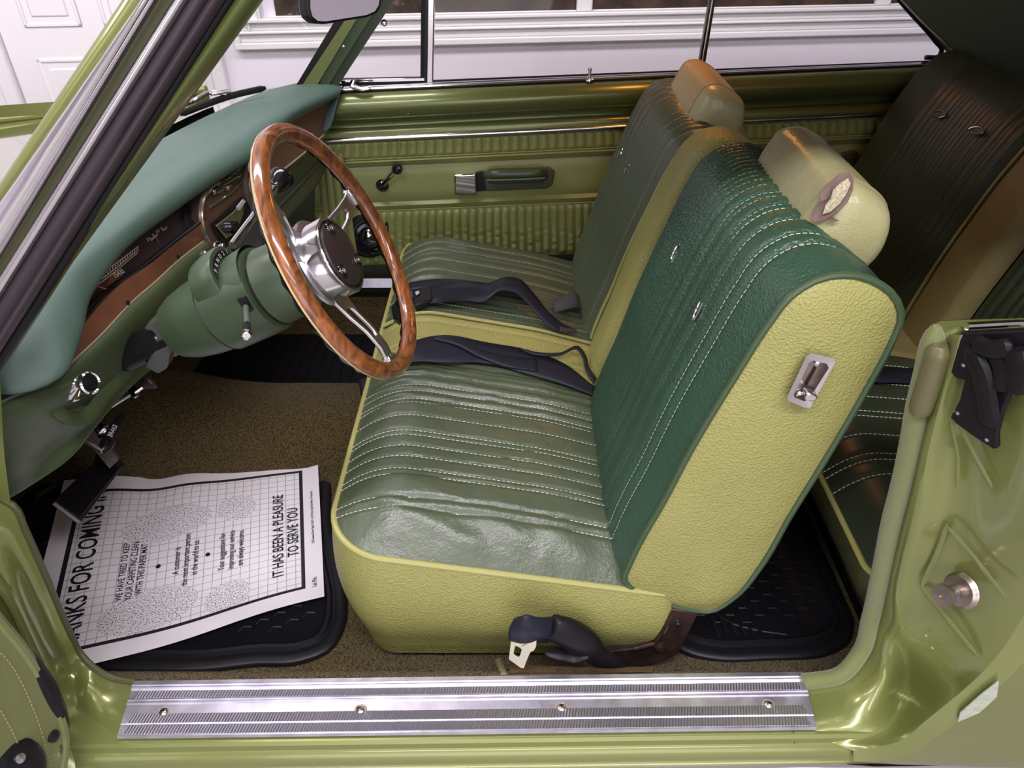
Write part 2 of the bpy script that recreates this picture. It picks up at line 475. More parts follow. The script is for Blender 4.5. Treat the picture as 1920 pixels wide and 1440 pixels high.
# outer quarter skin at the lower right
QS = mat('quarter panel paint', (.22, .235, .075), .2, .4, coat=.9, coat_r=.03)
q0 = crv(J4, 40)
q1 = [p + V((.06, -.004, 0)) for p in q0]
q2 = [V((1.0, -.052, p.z)) for p in q0]
q3 = [V((1.65, -.050, p.z)) for p in q0]
m = MB(); m.grid([q0, q1, q2, q3]); m.build('quarter_panel', QS, body, smooth=60)
m = MB(); m.prism([V((.565, .115, .596)), V((.565, -.03, .60)), V((1.65, -.05, .60)), V((1.65, .13, .598))], (0, 0, -.01)); m.build('quarter_deck', PAINT, body)

# windlace round the door opening
wl = [J(1757, 612, .004), J(1752, 628, .004), J(1738, 690, .004), J(1722, 755, .004), J(1704, 850, .004), J(1685, 930, .004), J(1676, 962, .004), J(1652, 1075, .004), J(1632, 1160, .004), AZ(1614, 1222, .05), AZ(1578, 1264, .018), AZ(1506, 1279, .003)]
WLM = mat('olive windlace cloth', (.15, .172, .05), .6, sheen=.4, bump=('voronoi', 900, .6, .001))
m = MB(); m.tube(crv(wl, 70), [.004, .010, .012] + [.0125] * 67, 14); wlo = m.build('windlace', WLM, body)
TAPE = mat('old tape on windlace', (.13, .12, .055), .3, bump=('noise', 90, .4, .002))
m = MB(); m.tube([p + V((-.002, -.006, 0)) for p in crv([J(1762, 640, .006), J(1742, 710, .006), J(1724, 765, .006)], 16)], [.007, .012] + [.0128] * 12 + [.0125, .011], 12); m.build('tape', TAPE, wlo)

# quarter ledge on top of the lock pillar
ZB = .602
lp = [AZ(1742, 606, ZB), AZ(1760, 598, ZB), AZ(1960, 592, ZB), AZ(2200, 590, ZB), AZ(2200, 612, ZB), AZ(1960, 614, ZB), AZ(1800, 616, ZB), AZ(1775, 628, ZB), AZ(1752, 628, ZB)]
m = MB(); m.prism(lp, (0, 0, -.02)); m.build('quarter_ledge', PAINT, body, bevel=.004)
m = MB(); m.tube([AZ(1812, 612, ZB + .006), AZ(1900, 607, ZB + .006), AZ(2200, 603, ZB + .006)], .0045, 10); m.build('belt_chrome', CHROME, body)
# quarter inner wall (driver side) so the rear compartment is enclosed
m = MB(); a = AZ(1750, 604, ZB); m.prism([V((.66, .145, -.12)), V((1.45, .145, -.12)), V((1.45, .145, ZB - .01)), V((a.x + .02, .145, ZB - .01)), V((.56, .145, .25)), V((.60, .145, .1))], (0, -.02, 0))
m.build('quarter_inner_panel', PAINT_IN, body)

# rubber gusset with bolts on the pillar
g = [(1808, 620), (1795, 655), (1787, 690), (1800, 705), (1815, 708), (1806, 745), (1788, 778), (1800, 790), (1830, 812), (1870, 838), (1878, 835), (1877, 810), (1890, 760), (1905, 728), (1935, 715), (1960, 640), (1960, 612), (1840, 618)]
m = MB(); m.prism([J(x, y, .006) for x, y in g], JN.normalized() * -.007)
gus = m.build('rubber_gusset', RUBBER, jamb, bevel=.002)
for pts, r in (([J(1815, 650, .013), J(1838, 690, .018), J(1850, 740, .016), J(1858, 800, .012)], .011), ([J(1862, 650, .012), J(1880, 690, .016), J(1870, 730, .014)], .010), ([J(1905, 650, .014), J(1912, 690, .018), J(1898, 730, .012)], .013), ([J(1826, 640, .016), J(1860, 655, .018), J(1900, 650, .016)], .010)):
    m = MB(); m.tube(crv(pts, 12), [r * (.4 if i in (0, 11) else 1) for i in range(12)], 8, flat=.7, up=JN); m.build('rubber_fold', RUBBER, gus)
for px, py in ((1813, 680), (1802, 770), (1857, 820)):
    m = MB(); m.lathe([(.0062, 0), (.0062, .002), (.0045, .003), (.0042, .006), (.001, .0066)], J(px, py, .0065), -JN, 14); m.build('bolt', SCREW, gus)

for px, py in ((1665, 1235), (1736, 1192), (1748, 1215), (1700, 1170)):
    m = MB(); m.lathe([(.0022, 0), (.0018, .0004), (.0001, .0005)], J(px, py, .0015), -JN, 9); m.build('paint_chip', CHIP, jamb)
m = MB(); m.tube([AZ(1488, 1371, -.001), AZ(1489, 1384, -.008), AZ(1490, 1394, -.014)], .0008, 6); m.build('body_seam', mat('dark seam', (.04, .04, .02), .6), body)
# --- driver side windshield pillar: strips from the cabin outwards
def line(x0, x320, py): return x0 + (x320 - x0) * py / 320.0
ys = lambda py, y0, y1: y0 + (y1 - y0) * (720 - py) / 900.0
def pstrip(name, L_, R_, y0, y1, mt, parent, bulge=.004, depth=.012):
    ra = []; rc = []; rb = []; rd = []
    for py in (-220, 0, 200, 400, 560, 760):
        a = AY(line(L_[0], L_[1], py), py, ys(py, y0, y1)); b = AY(line(R_[0], R_[1], py), py, ys(py, y0, y1))
        c = (a + b) / 2 + V((0, -bulge, 0))
        ra.append(a); rb.append(b); rc.append(c)
    rows = [crv(r, 14) for r in ([p + V((0, depth, 0)) for p in ra], ra, [(p + q * 2) / 3 + V((0, -bulge * .2, 0)) for p, q in zip(ra, rc)], rc, [(p + q * 2) / 3 + V((0, -bulge * .2, 0)) for p, q in zip(rb, rc)], rb, [p + V((0, depth, 0)) for p in rb])]
    m_ = MB(); m_.grid(rows); return m_.build(name, mt, parent, smooth=50)
ap = pstrip('windshield_pillar', (229, 15), (266, 42), .055, .125, PAINT, body, .004, .03)
pstrip('chrome_trim', (262, 38), (296, 98), .045, .115, CHROME, ap, .012, .02)
pstrip('drip_channel', (292, 94), (328, 126), .060, .13, mat('dark olive channel', (.06, .065, .025), .5), ap, .0, .02)
pstrip('chrome_strip', (324, 123), (349, 148), .046, .116, CHROME_R, ap, .004, .02)
pstrip('rubber_seal', (347, 146), (393, 192), .055, .125, RUBTRIM, ap, .006, .02)
pstrip('rubber_seal', (391, 190), (420, 216), .053, .123, RUBTRIM, ap, .007, .02)
pstrip('rubber_seal', (418, 214), (436, 233), .062, .132, RUBBER, ap, .002, .02)
pstrip('inner_trim', (433, 229), (478, 247), .072, .142, PAINT_IN, ap, .010, .05)

# --- passenger side windshield pillar
def ppil(name, a0, a1, b0, b1, y, mt, parent, off=0.0, depth=.03):
    # a: px at py 150 and py 60 of the left edge; b: right edge
    f = lambda q0, q1, py: q0 + (q1 - q0) * (150 - py) / 90.0
    ra = [AY(f(a0, a1, py), py, y - off) for py in (175, 60, -120)]
    rb = [AY(f(b0, b1, py), py, y - off) for py in (175, 60, -120)]
    m_ = MB(); m_.grid([[p + V((0, depth, 0)) for p in ra], ra, rb, [p + V((0, depth, 0)) for p in rb]])
    return m_.build(name, mt, parent, smooth=30)
pp = ppil('passenger_windshield_pillar', 573, 632, 600, 654, 1.31, PAINT_IN, body, .015)
ppil('pillar_face', 597, 652, 622, 678, 1.31, mat('deep green pillar paint', (.05, .085, .035), .35, .2), pp, .006)
ppil('pillar_edge', 620, 676, 641, 700, 1.31, mat('dark green pillar paint', (.025, .04, .018), .4, .1), pp, .0)
ppil('windshield_seal', 561, 615, 575, 636, 1.31, RUBBER, pp, .01)
m = MB(); m.lathe([(.003, 0), (.0035, .002), (.001, .003)], AY(644, 87, 1.30), (0, -1, 0), 10); m.build('screw', SCREW, pp)

# --- roof shell, headliner and the rear compartment
m = MB(); rows = []
for i in range(9):
    x = -.22 + i * 1.65 / 8
    hz = .955 + .03 * math.sin(math.pi * i / 8)
    rows.append([V((x, y, hz + .03 * (1 - ((y - .72) / .55) ** 2))) for y in [.17 + k * .1375 for k in range(9)]])
m.grid(rows); m.build('headliner', mat('dark headliner', (.10, .12, .06), .8), body, solid=.03)
for yy in (.16, 1.28):
    m = MB(); m.tube([V((-.25, yy, .945)), V((.4, yy, .975)), V((1.0, yy, .965)), V((1.45, yy, .93))], .022, 10); m.build('roof_rail', PAINT, body)
SAIL = mat('dark green sail panel', (.085, .108, .070), .42, bump=('noise', 30, .2, .004), var=(12, .35, (.10, .12, .085, 1)))
m = MB()
sp = [AY(1655, -40, 1.33), AY(1735, 45, 1.335), AY(1792, 98, 1.34), AY(1850, 170, 1.34), AY(2150, 200, 1.33), AY(2150, -150, 1.25), AY(1655, -150, 1.27)]
m.prism(sp, (0, .03, 0)); m.build('sail_panel', SAIL, body, bevel=.004)
m = MB(); m.prism([V((1.12, .15, .57)), V((1.55, .15, .57)), V((1.55, 1.36, .57)), V((1.12, 1.36, .57))], (0, 0, -.02)); m.build('parcel_shelf', SAIL, body)
m = MB(); m.prism([V((1.3, .15, -.15)), V((1.3, 1.4, -.15)), V((1.3, 1.4, .58)), V((1.3, .15, .58))], (.02, 0, 0)); m.build('rear_bulkhead', BLACK, body)
m = MB(); m.prism([V((.9, .14, ZB)), V((1.6, .14, ZB)), V((1.6, .22, .95)), V((1.15, .22, .95))], (0, -.02, 0)); m.build('sail_panel', SAIL, body)
# floor pan, firewall and tunnel under the carpet
m = MB(); m.box((.0, .72, -.17), (2.7, 1.3, .04)); m.build('floor_pan', BLACK, body)
m = MB(); m.prism([V((-1.36, .06, -.15)), V((-1.36, 1.4, -.15)), V((-1.15, 1.4, .36)), V((-1.15, .06, .36))], (-.03, 0, 0)); m.build('firewall', BLACK, body)
# hood, cowl and fender seen through the windshield
m = MB()
hood = loft([[V((-.63, -.02, .515)), V((-.77, .3, .535)), V((-.81, .62, .54)), AZ(277, 274, .545) + V((-.03, .02, 0)), AZ(400, 212, .545) + V((-.03, .02, 0)), V((-.60, 1.46, .51))],
             [V((-1.15, -.03, .44)), V((-1.17, .3, .47)), V((-1.18, .62, .478)), V((-1.18, .85, .478)), V((-1.18, 1.15, .47)), V((-1.15, 1.48, .44))],
             [V((-2.1, .0, .35)), V((-2.1, .3, .38)), V((-2.1, .62, .388)), V((-2.1, .85, .388)), V((-2.1, 1.15, .38)), V((-2.1, 1.42, .35))]], 24, 14)
m.grid(hood); m.build('hood', mat('polished hood paint', (.17, .19, .07), .12, .3, coat=1.0, coat_r=.02), body)
m = MB(); m.grid(loft([[V((-.64, -.02, .515)), V((-1.15, -.035, .44)), V((-2.1, -.01, .35))], [V((-.68, -.055, .40)), V((-1.15, -.07, .36)), V((-2.1, -.04, .30))], [V((-.69, -.045, -.18)), V((-1.15, -.055, -.18)), V((-2.1, -.03, -.18))]], 16, 8)); m.build('front_fender', PAINT, body)
m = MB(); m.tube([V((-.80, 1.455, .505)), V((-1.15, 1.475, .445)), V((-2.1, 1.42, .36))], .010, 10); m.build('fender_crest_trim', PAINT, body)
m = MB(); m.grid(loft([[V((-.80, 1.46, .50)), V((-2.1, 1.43, .42))], [V((-.80, 1.50, .35)), V((-2.1, 1.46, .3))], [V((-.80, 1.48, 0)), V((-2.1, 1.45, 0))]], 8, 6)); m.build('front_fender', PAINT, body)

# passenger side cowl and rocker closing the far footwell
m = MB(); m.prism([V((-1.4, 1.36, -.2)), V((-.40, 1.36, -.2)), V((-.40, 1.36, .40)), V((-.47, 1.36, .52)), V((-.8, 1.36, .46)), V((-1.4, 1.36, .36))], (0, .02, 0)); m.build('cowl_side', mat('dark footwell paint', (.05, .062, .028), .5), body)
m = MB(); m.prism([V((-1.1, 1.35, -.2)), V((1.3, 1.42, -.2)), V((1.3, 1.42, .02)), V((-1.1, 1.35, .02))], (0, .06, 0)); m.build('far_rocker', PAINT_IN, body)
# windshield glass, curved from pillar to pillar
b_ = [AY(60, 560, .10), V((-.76, .3, .545)), V((-.80, .62, .55)), AZ(277, 274, .555) + V((-.03, .02, 0)), AZ(400, 212, .555) + V((-.03, .02, 0)), AY(566, 160, 1.31)]
t_ = [AY(455, 0, .13), V((-.27, .35, .93)), V((-.30, .62, .95)), V((-.29, .8, .95)), V((-.27, 1.0, .94)), AY(566 + 145, -80, 1.27)]
m = MB(); m.grid(loft([b_, t_], 24, 8)); m.build('windshield', GLASS, body, smooth=180)
# ================================================================ passenger door and rear side panel
DN = V((-.05, 1, 0))
def D(px, py, off=0.0): return AP(px, py, (0, 1.365 - off, 0), DN)
RL = dict(glass=(158, 137), belt=(172, 148), b1=(178, 153), b2=(198, 175), b3=(226, 198), r1=(231, 203), r2=(240, 213), l1=(246, 220), l2=(256, 231), c1=(258, 233), c2=(268, 241), p1=(268, 242), p2=(301, 275), s1=(307, 281), s2=(314, 288), m1=(316, 290), m2=(382, 359), t1=(390, 367), t2=(397, 375), q1=(398, 376), q2=(500, 470))
def rl(k, px):
    a, b = RL[k]; return a + (b - a) * (px - 640) / 540.0
def dpt(k, px, off): return D(px, rl(k, px), off)
def panel_set(root, x0, x1, door):
    n = 40
    xs = [x0 + (x1 - x0) * i / (n - 1) for i in range(n)]
    # painted metal upper with its bulge and recess
    rows = [[dpt(k, x, o) for x in xs] for k, o in (('belt', .0), ('b1', .022), ('b2', .040), ('b3', .030), ('r1', .006), ('r2', .004), ('l1', .022), ('l2', .026), ('c2', .022))]
    m_ = MB(); m_.grid(loft(rows, n, 44)); m_.build('painted_upper', PAINT_IN, root, smooth=60)
    m_ = MB(); m_.tube([D(x, (rl('c1', x) + rl('c2', x)) / 2, .028) for x in xs], .0062, 14); m_.build('chrome_moulding', CHROME_R, root, smooth=60)
    def pleat(k0, k1, pitch, name, pucker):
        cnt = max(1, int((x1 - x0) / pitch))
        nu = cnt * 8 + 1; nv = 22 if pucker else 12
        rws = []
        for i in range(nv):
            f = i / (nv - 1); row = []
            for j in range(nu):
                x = x0 + (x1 - x0) * j / (nu - 1)
                ph = (j % 8) / 8.0
                h = .0085 * math.sin(math.pi * ph) ** .38
                e = min(1, min(f, 1 - f) * 9)
                o = .018 + h * e ** .5
                if pucker and f > .3:
                    kk = int(j / 8)
                    o += .0055 * math.sin(math.pi * ph) * math.sin(f * 55 + kk * 1.9 + 2 * noise.noise((kk * .7, f * 6, 3))) * min(1, (f - .3) * 3)
                p = D(x, rl(k0, x) + (rl(k1, x) - rl(k0, x)) * f, o)
                row.append(p)
            rws.append(row)
        m2 = MB(); m2.grid(rws); m2.build(name, VDOOR, root, smooth=180)
    pleat('p1', 'p2', 17.2, 'pleated_band', False)
    pleat('q1', 'q2', 15.0, 'pleated_lower_panel', True)
    rows = []
    for k, o in (('p2', .017), ('s1', .027), ('s2', .020), ('m1', .016)): rows.append([dpt(k, x, o) for x in xs])
    for f in (.1, .3, .5, .7, .9): rows.append([D(x, rl('m1', x) + (rl('m2', x) - rl('m1', x)) * f, .020) for x in xs])
    for k, o in (('m2', .016), ('t1', .026), ('t2', .018)): rows.append([dpt(k, x, o) for x in xs])
    m_ = MB(); m_.grid(rows); m_.build('centre_panel', VDOOR, root, smooth=60)
    # seams
    for k in ('p2', 'q1'):
        m_ = MB(); m_.tube([dpt(k, x, .022) for x in xs], .0016, 6); m_.build('seam', PIPEL, root)
    # bottom filler and outer skin
    m_ = MB(); m_.grid([[dpt('q2', x, .018) for x in xs], [dpt('q2', x, .018) + V((0, .01, -.12)) for x in xs]]); m_.build('lower_filler', mat('dark door lower', (.03, .035, .02), .6), root)
    m_ = MB(); m_.grid([[dpt('glass', x, -.01) for x in xs], [dpt('glass', x, -.13) + V((0, 0, -.03)) for x in xs], [dpt('glass', x, -.15) + V((0, 0, -.6)) for x in xs]]); m_.build('outer_skin', PAINT, root)
    # belt trim strips
    for k, f, o, r, mt in (('glass', .1, .0, .0035, RUBBER), ('glass', .45, .006, .0040, CHROME), ('glass', .75, .010, .0045, CHROME_R), ('glass', 1.0, .012, .0035, RUBBER)):
        m_ = MB(); m_.tube([D(x, rl('glass', x) + (rl('belt', x) - rl('glass', x)) * f, o) for x in xs], r, 8); m_.build('belt_trim', mt, root)

pd = thing('passenger_door', 'green passenger door with pleated vinyl panel, crank and armrest', 'car door', D(900, 500))
panel_set(pd, 590, 1292, True)
qp = thing('side_trim_panel', 'green rear side trim panel with pleats behind the front seats', 'trim panel', D(1500, 480))
panel_set(qp, 1296, 1800, False)

# door furniture
def screwhead(p, r, parent, ax=(0, -1, 0)):
    m_ = MB(); m_.lathe([(r, 0), (r, r * .3), (r * .6, r * .6), (.0002, r * .65)], p, ax, 12); return m_.build('screw', SCREW, parent)
m = MB(); m.lathe([(.016, 0), (.017, .004), (.013, .010), (.009, .014), (.0001, .015)], D(717, 347, .021), (0, -1, 0), 24); cr = m.build('window_crank', BLACKG, pd)
c0 = D(718, 347, .036); c1 = D(746, 314, .046)
m = MB(); m.tube(crv([c0, c0.lerp(c1, .5) + V((0, -.004, 0)), c1], 10), [.0065, .0062, .006, .006, .006, .006, .006, .006, .0065, .007], 12, flat=.6, up=(0, 1, 0)); m.build('crank_arm', CHROME, cr)
m = MB(); m.lathe([(.004, 0), (.010, .001), (.0135, .006), (.014, .014), (.011, .020), (.007, .021), (.0065, .0195), (.003, .0195), (.0001, .0205)], D(746, 314, .040), (0, -1, 0), 24); m.build('crank_knob', BLACKG, cr)
# inside handle: chrome paddle with black cup
h = [(852, 324), (893, 322), (894, 362), (853, 362)]
m = MB(); m.prism([D(x, y, .020) for x, y in h], (0, -.016, 0)); m.build('handle_paddle', CHROME, pd, bevel=.004, seg=3)
m = MB(); m.prism([D(x, y, .019) for x, y in ((892, 321), (912, 318), (914, 356), (893, 359))], (0, -.006, 0)); m.build('handle_cup', BLACK, pd, bevel=.003)
# armrest pad on its dark base
base = [(905, 318), (960, 314), (1030, 312), (1040, 320), (1036, 345), (1025, 352), (960, 355), (912, 357)]
m = MB(); m.prism([D(x, y, .019) for x, y in base], (0, -.008, 0)); ab = m.build('armrest_base', mat('armrest base green', (.05, .06, .03), .4), pd, bevel=.003)
rows = []
for i in range(15):
    x = 909 + (1027 - 909) * i / 14
    e = math.sqrt(max(.0, 1 - abs(2 * i / 14 - 1) ** 6)) * .85 + .15
    yc = 334 - (x - 909) * .02
    rows.append([D(x, yc - 15 * math.cos(t) * (e ** .5) - (4 if math.sin(t) > 0 else 0), .028 + .045 * e * max(0, math.sin(t)) ** .6) for t in [math.pi * k / 10 for k in range(11)]])
m = MB(); m.grid(rows); m.build('armrest_pad', mat('dark green armrest vinyl', (.045, .065, .03), .34, bump=('voronoi', 500, .2, .0005)), ab, smooth=180)
m = MB(); m.tube(crv([D(912, 338, .074), D(968, 337, .078), D(1022, 334, .074)], 10), .003, 8); m.build('armrest_seam', PIPED, ab)
# lock button
lb = D(1105, 151, .016)
m = MB(); m.lathe([(.010, 0), (.0095, .003), (.004, .005), (.0038, .022), (.0055, .024), (.0055, .028), (.002, .030)], lb, (0, 0, 1), 14); m.build('lock_button', CHROME, pd)
screwhead(D(765, 213, .034), .004, pd)
# vent window frame, glass and handle
m = MB(); m.prism([D(790, -60, .004), D(800, -60, .004), D(795, 160, .004), D(788, 160, .004)], (0, .02, 0)); m.build('vent_frame', RUBBER, pd)
m = MB(); m.prism([D(802, -60, .006), D(816, -60, .006), D(812, 158, .006), D(799, 160, .006)], (0, .02, 0)); vb = m.build('division_bar', CHROME_R, pd, bevel=.003)
m = MB(); m.prism([D(798, -60, .007), D(804, -60, .007), D(800, 165, .007), D(795, 165, .007)], (0, .02, 0)); m.build('division_bar_seal', BLACK, vb)
m = MB(); m.prism([D(635, 149, .006), D(796, 146, .006), D(796, 152, .006), D(640, 155, .006)], (0, .015, 0)); m.build('vent_lower_chrome', CHROME, pd, bevel=.001)
m = MB(); m.prism([D(640, 155, .004), D(798, 151, .004), D(798, 170, .004), D(640, 176, .004)], (0, .02, 0)); m.build('vent_lower_seal', RUBBER, pd)
m = MB(); m.tube(crv([D(662, 152, .02), D(660, 160, .028), D(668, 164, .034), D(682, 166, .036), D(695, 163, .034)], 14), [.007, .007, .0075, .0075, .007, .0065, .006, .006, .006, .006, .0055, .0055, .005, .004], 10, flat=.7); m.build('vent_latch', CHROME, pd)
m = MB(); m.lathe([(.006, 0), (.0075, .003), (.0075, .008), (.004, .012), (.0001, .0125)], D(721, 42, .01), (0, -1, 0), 18); m.build('vent_pivot', CHROME, pd)
m = MB(); m.grid([[D(640, 152, -.01), D(790, 150, -.01)], [D(790, -70, -.01), D(792, -70, -.01)]]); m.build('vent_glass', GLASS, pd)
m = MB(); m.grid([[D(814, 160, -.01), D(1316, 135, -.01)], [D(816, -70, -.01), D(1350, -70, -.01)]]); m.build('door_glass', GLASS, pd)
# quarter window
m = MB(); m.grid([[D(1316, 135, -.012), D(1775, 108, -.012)], [D(1350, -70, -.012), D(1640, -70, -.012)]]); m.build('quarter_glass', GLASS, qp)
m = MB(); m.prism([D(1341, -60, .004), D(1352, -60, .004), D(1321, 130, .004), D(1309, 132, .004)], (0, .02, 0)); m.build('quarter_glass_frame', mat('dark bronze frame', (.05, .05, .03), .25, .6), qp, bevel=.002)
m = MB(); m.tube([D(1346, -60, .008), D(1315, 131, .008)], .002, 8); m.build('frame_chrome', CHROME_R, qp)
m = MB(); m.tube(crv([D(1640, -55, .006), D(1700, 15, .006), D(1755, 78, .006), D(1766, 94, .006), D(1762, 104, .006), D(1735, 108, .006)], 40), .006, 10); m.build('quarter_window_seal', RUBBER, qp)
m = MB(); m.prism([D(1650, -60, .008), D(1672, -60, .008), D(1792, 97, .010), D(1778, 100, .010)], (0, .02, 0)); m.build('quarter_rear_frame', PAINT_IN, qp, bevel=.003)
# small ashtray and latch in the rear panel
m = MB(); m.prism([D(x, y, .02) for x, y in ((1576, 285), (1604, 280), (1608, 292), (1600, 300), (1580, 302))], (0, -.012, 0)); m.build('ashtray', mat('dark olive ashtray', (.06, .065, .03), .4), qp, bevel=.003)

# footwell side: pleated kick panel and its speaker
kp = thing('kick_panel', 'pleated green kick panel in the passenger footwell beside the door', 'trim panel', D(600, 520))
def K(px, py): return AP(px, py, (-.44, 1.30, 0), (.35, 1, 0))
rows = []
for i in range(14):
    f = i / 13; row = []
    for j in range(33):
        x0 = 592 + 16 * f; x1 = 642 + 30 * f
        px = x0 + (x1 - x0) * j / 32
        ph = (j % 8) / 8
        row.append(K(px, 285 + 205 * f) + V((0, -.008 * math.sin(math.pi * ph) ** .5, 0)))
    rows.append(row)
m = MB(); m.grid(rows); m.build('pleated_panel', VDOOR, kp, smooth=180)
sp_ = thing('speaker', 'round black speaker with chrome centre low on the passenger door', 'speaker', D(690, 485, .03))
SAX = V((.25, -1, .1)).normalized()
so = D(692, 440, .022)
m = MB(); m.lathe([(.062, 0), (.064, .006), (.058, .012), (.050, .012), (.046, .006), (.030, -.004 + .012), (.022, .006), (.020, .010)], so, SAX, 36); m.build('speaker_frame', BLACK, sp_)
m = MB(); m.lathe([(.040, .012), (.038, .016), (.030, .018), (.027, .013)], so, SAX, 32, caps=False); m.build('speaker_ring', BLACKG, sp_)
m = MB(); m.lathe([(.019, .008), (.018, .014), (.013, .019), (.006, .022), (.0001, .0225)], so, SAX, 28); m.build('speaker_dome', CHROME, sp_)
for k in range(3):
    a = k * 2.09 + .6
    p = so + SAX * .012 + (V((1, .25, 0)).normalized() * math.cos(a) + V((0, .1, 1)).normalized() * math.sin(a)) * .054
    m = MB(); m.box(p, (.016, .008, .012)); m.build('speaker_clip', BLACK, sp_, bevel=.002)
# far sill plate of the passenger doorway
fs = thing('sill_plate', 'bright metal sill plate seen low in the passenger footwell', 'sill plate', V((-.2, 1.3, .0)))
q = [AY(668, 522, 1.28), AY(760, 521, 1.28), AY(760, 540, 1.27), AY(668, 541, 1.27)]
x0 = q[0].x - .25; x1 = q[1].x + .6
m = MB(); m.prism([V((x0, q[0].y, q[0].z)), V((x1, q[1].y, q[0].z)), V((x1, q[2].y, q[2].z)), V((x0, q[3].y, q[2].z))], (0, .01, -.005)); m.build('plate', ALUSILL, fs, bevel=.001)

# ================================================================ driver door, standing open at the lower left
dd = thing('driver_door', 'open driver door edge with stitched green trim panel, nearest the camera', 'car door', AX(40, 1430, -.56) - V((0, 0, .1)))
def T(px, py): return AP(px, py, (-.60, -.05, 0), (1, -.25, .0))
VDR = mat('door trim green vinyl', (.165, .18, .065), .45, bump=(('voronoi', 520, .2, .0005), ('noise', 25, .3, .006)))
outer = [T(-150, 1010), T(-60, 1095), T(0, 1172), T(42, 1222), T(83, 1288), T(112, 1345), T(122, 1400), T(112, 1470)]
inner = [T(-330, 1400), T(-300, 1420), T(-260, 1440), T(-220, 1450), T(-200, 1460), T(-190, 1465), T(-180, 1470), T(-170, 1500)]
m = MB(); m.grid(loft([outer, inner], 30, 14)); m.build('trim_panel', VDR, dd)
m = MB(); m.tube(crv([p + V((-.004, .004, 0)) for p in outer], 40), [.008] * 40, 10); 
m.build('panel_edge', VDR, dd)
o2 = [T(30, 1215), T(50, 1232), T(75, 1272), T(100, 1320), T(122, 1370), T(126, 1408)]
m = MB(); m.tube(crv([p + V((-.006, .006, 0)) for p in o2], 30), [.004 + .009 * math.sin(math.pi * i / 29) for i in range(30)], 10); m.build('edge_seal', RUBBER, dd)
m = MB(); m.grid(loft([[T(112, 1395), T(128, 1400), T(138, 1420), T(142, 1480)], [T(108, 1420), T(116, 1425), T(120, 1440), T(122, 1480)]], 12, 6)); m.build('door_shell_edge', PAINT, dd)
fx = lambda y, o: -.60 + .25 * (y + .05) - o
m = MB(); m.prism([V((fx(-.14, .014), -.14, -.10)), V((fx(-1.08, .014), -1.08, -.10)), V((fx(-1.08, .014), -1.08, .50)), V((fx(-.14, .014), -.14, .50))], (-.11, .027, 0)); m.build('door_shell', PAINT, dd, bevel=.012)
def dash_line(mb, pts, r, dash=.006, gap=.0028, lift=None):
    P = crv(pts, max(20, int(sum((V(b) - V(a)).length for a, b in zip(pts, pts[1:])) / (dash + gap))))
    for a, b in zip(P, P[1:]):
        d = (b - a); q = a + d * (dash / (dash + gap))
        mb.tube([a, q], r, 4)
    return mb
for pl in ([(-30, 1195), (20, 1250), (60, 1330), (95, 1440)], [(-60, 1250), (0, 1335), (40, 1420), (50, 1460)], [(-80, 1290), (-20, 1400), (0, 1450)]):
    m = MB(); dash_line(m, [T(x, y) + V((.002, .0, .001)) for x, y in pl], .0006, .004, .003); m.build('stitching', mat('olive thread', (.33, .34, .13), .6), dd)['kind'] = 'stuff'
m = MB(); m.lathe([(.008, 0), (.008, .003), (.004, .005), (.0001, .0052)], T(99, 1380), (1, -.25, .3), 16); m.build('trim_plug', BLACK, dd)
m = MB(); m.lathe([(.045, 0), (.043, .008), (.036, .014), (.02, .016), (.0001, .016)], T(15, 1455), (1, -.25, .5), 28); dk = m.build('crank_escutcheon', BLACK, dd)
m = MB(); m.lathe([(.006, 0), (.006, .004), (.0001, .006)], T(13, 1425) + V((.016, 0, .004)), (1, -.25, .5), 12); m.build('screw', SCREW, dk)
# ================================================================ seats
def sm(t):
    t = max(0.0, min(1.0, t)); return t * t * (3 - 2 * t)
def ease(t):
    t = max(0.0, min(1.0, t)); return 1 - (1 - t) ** 2.4

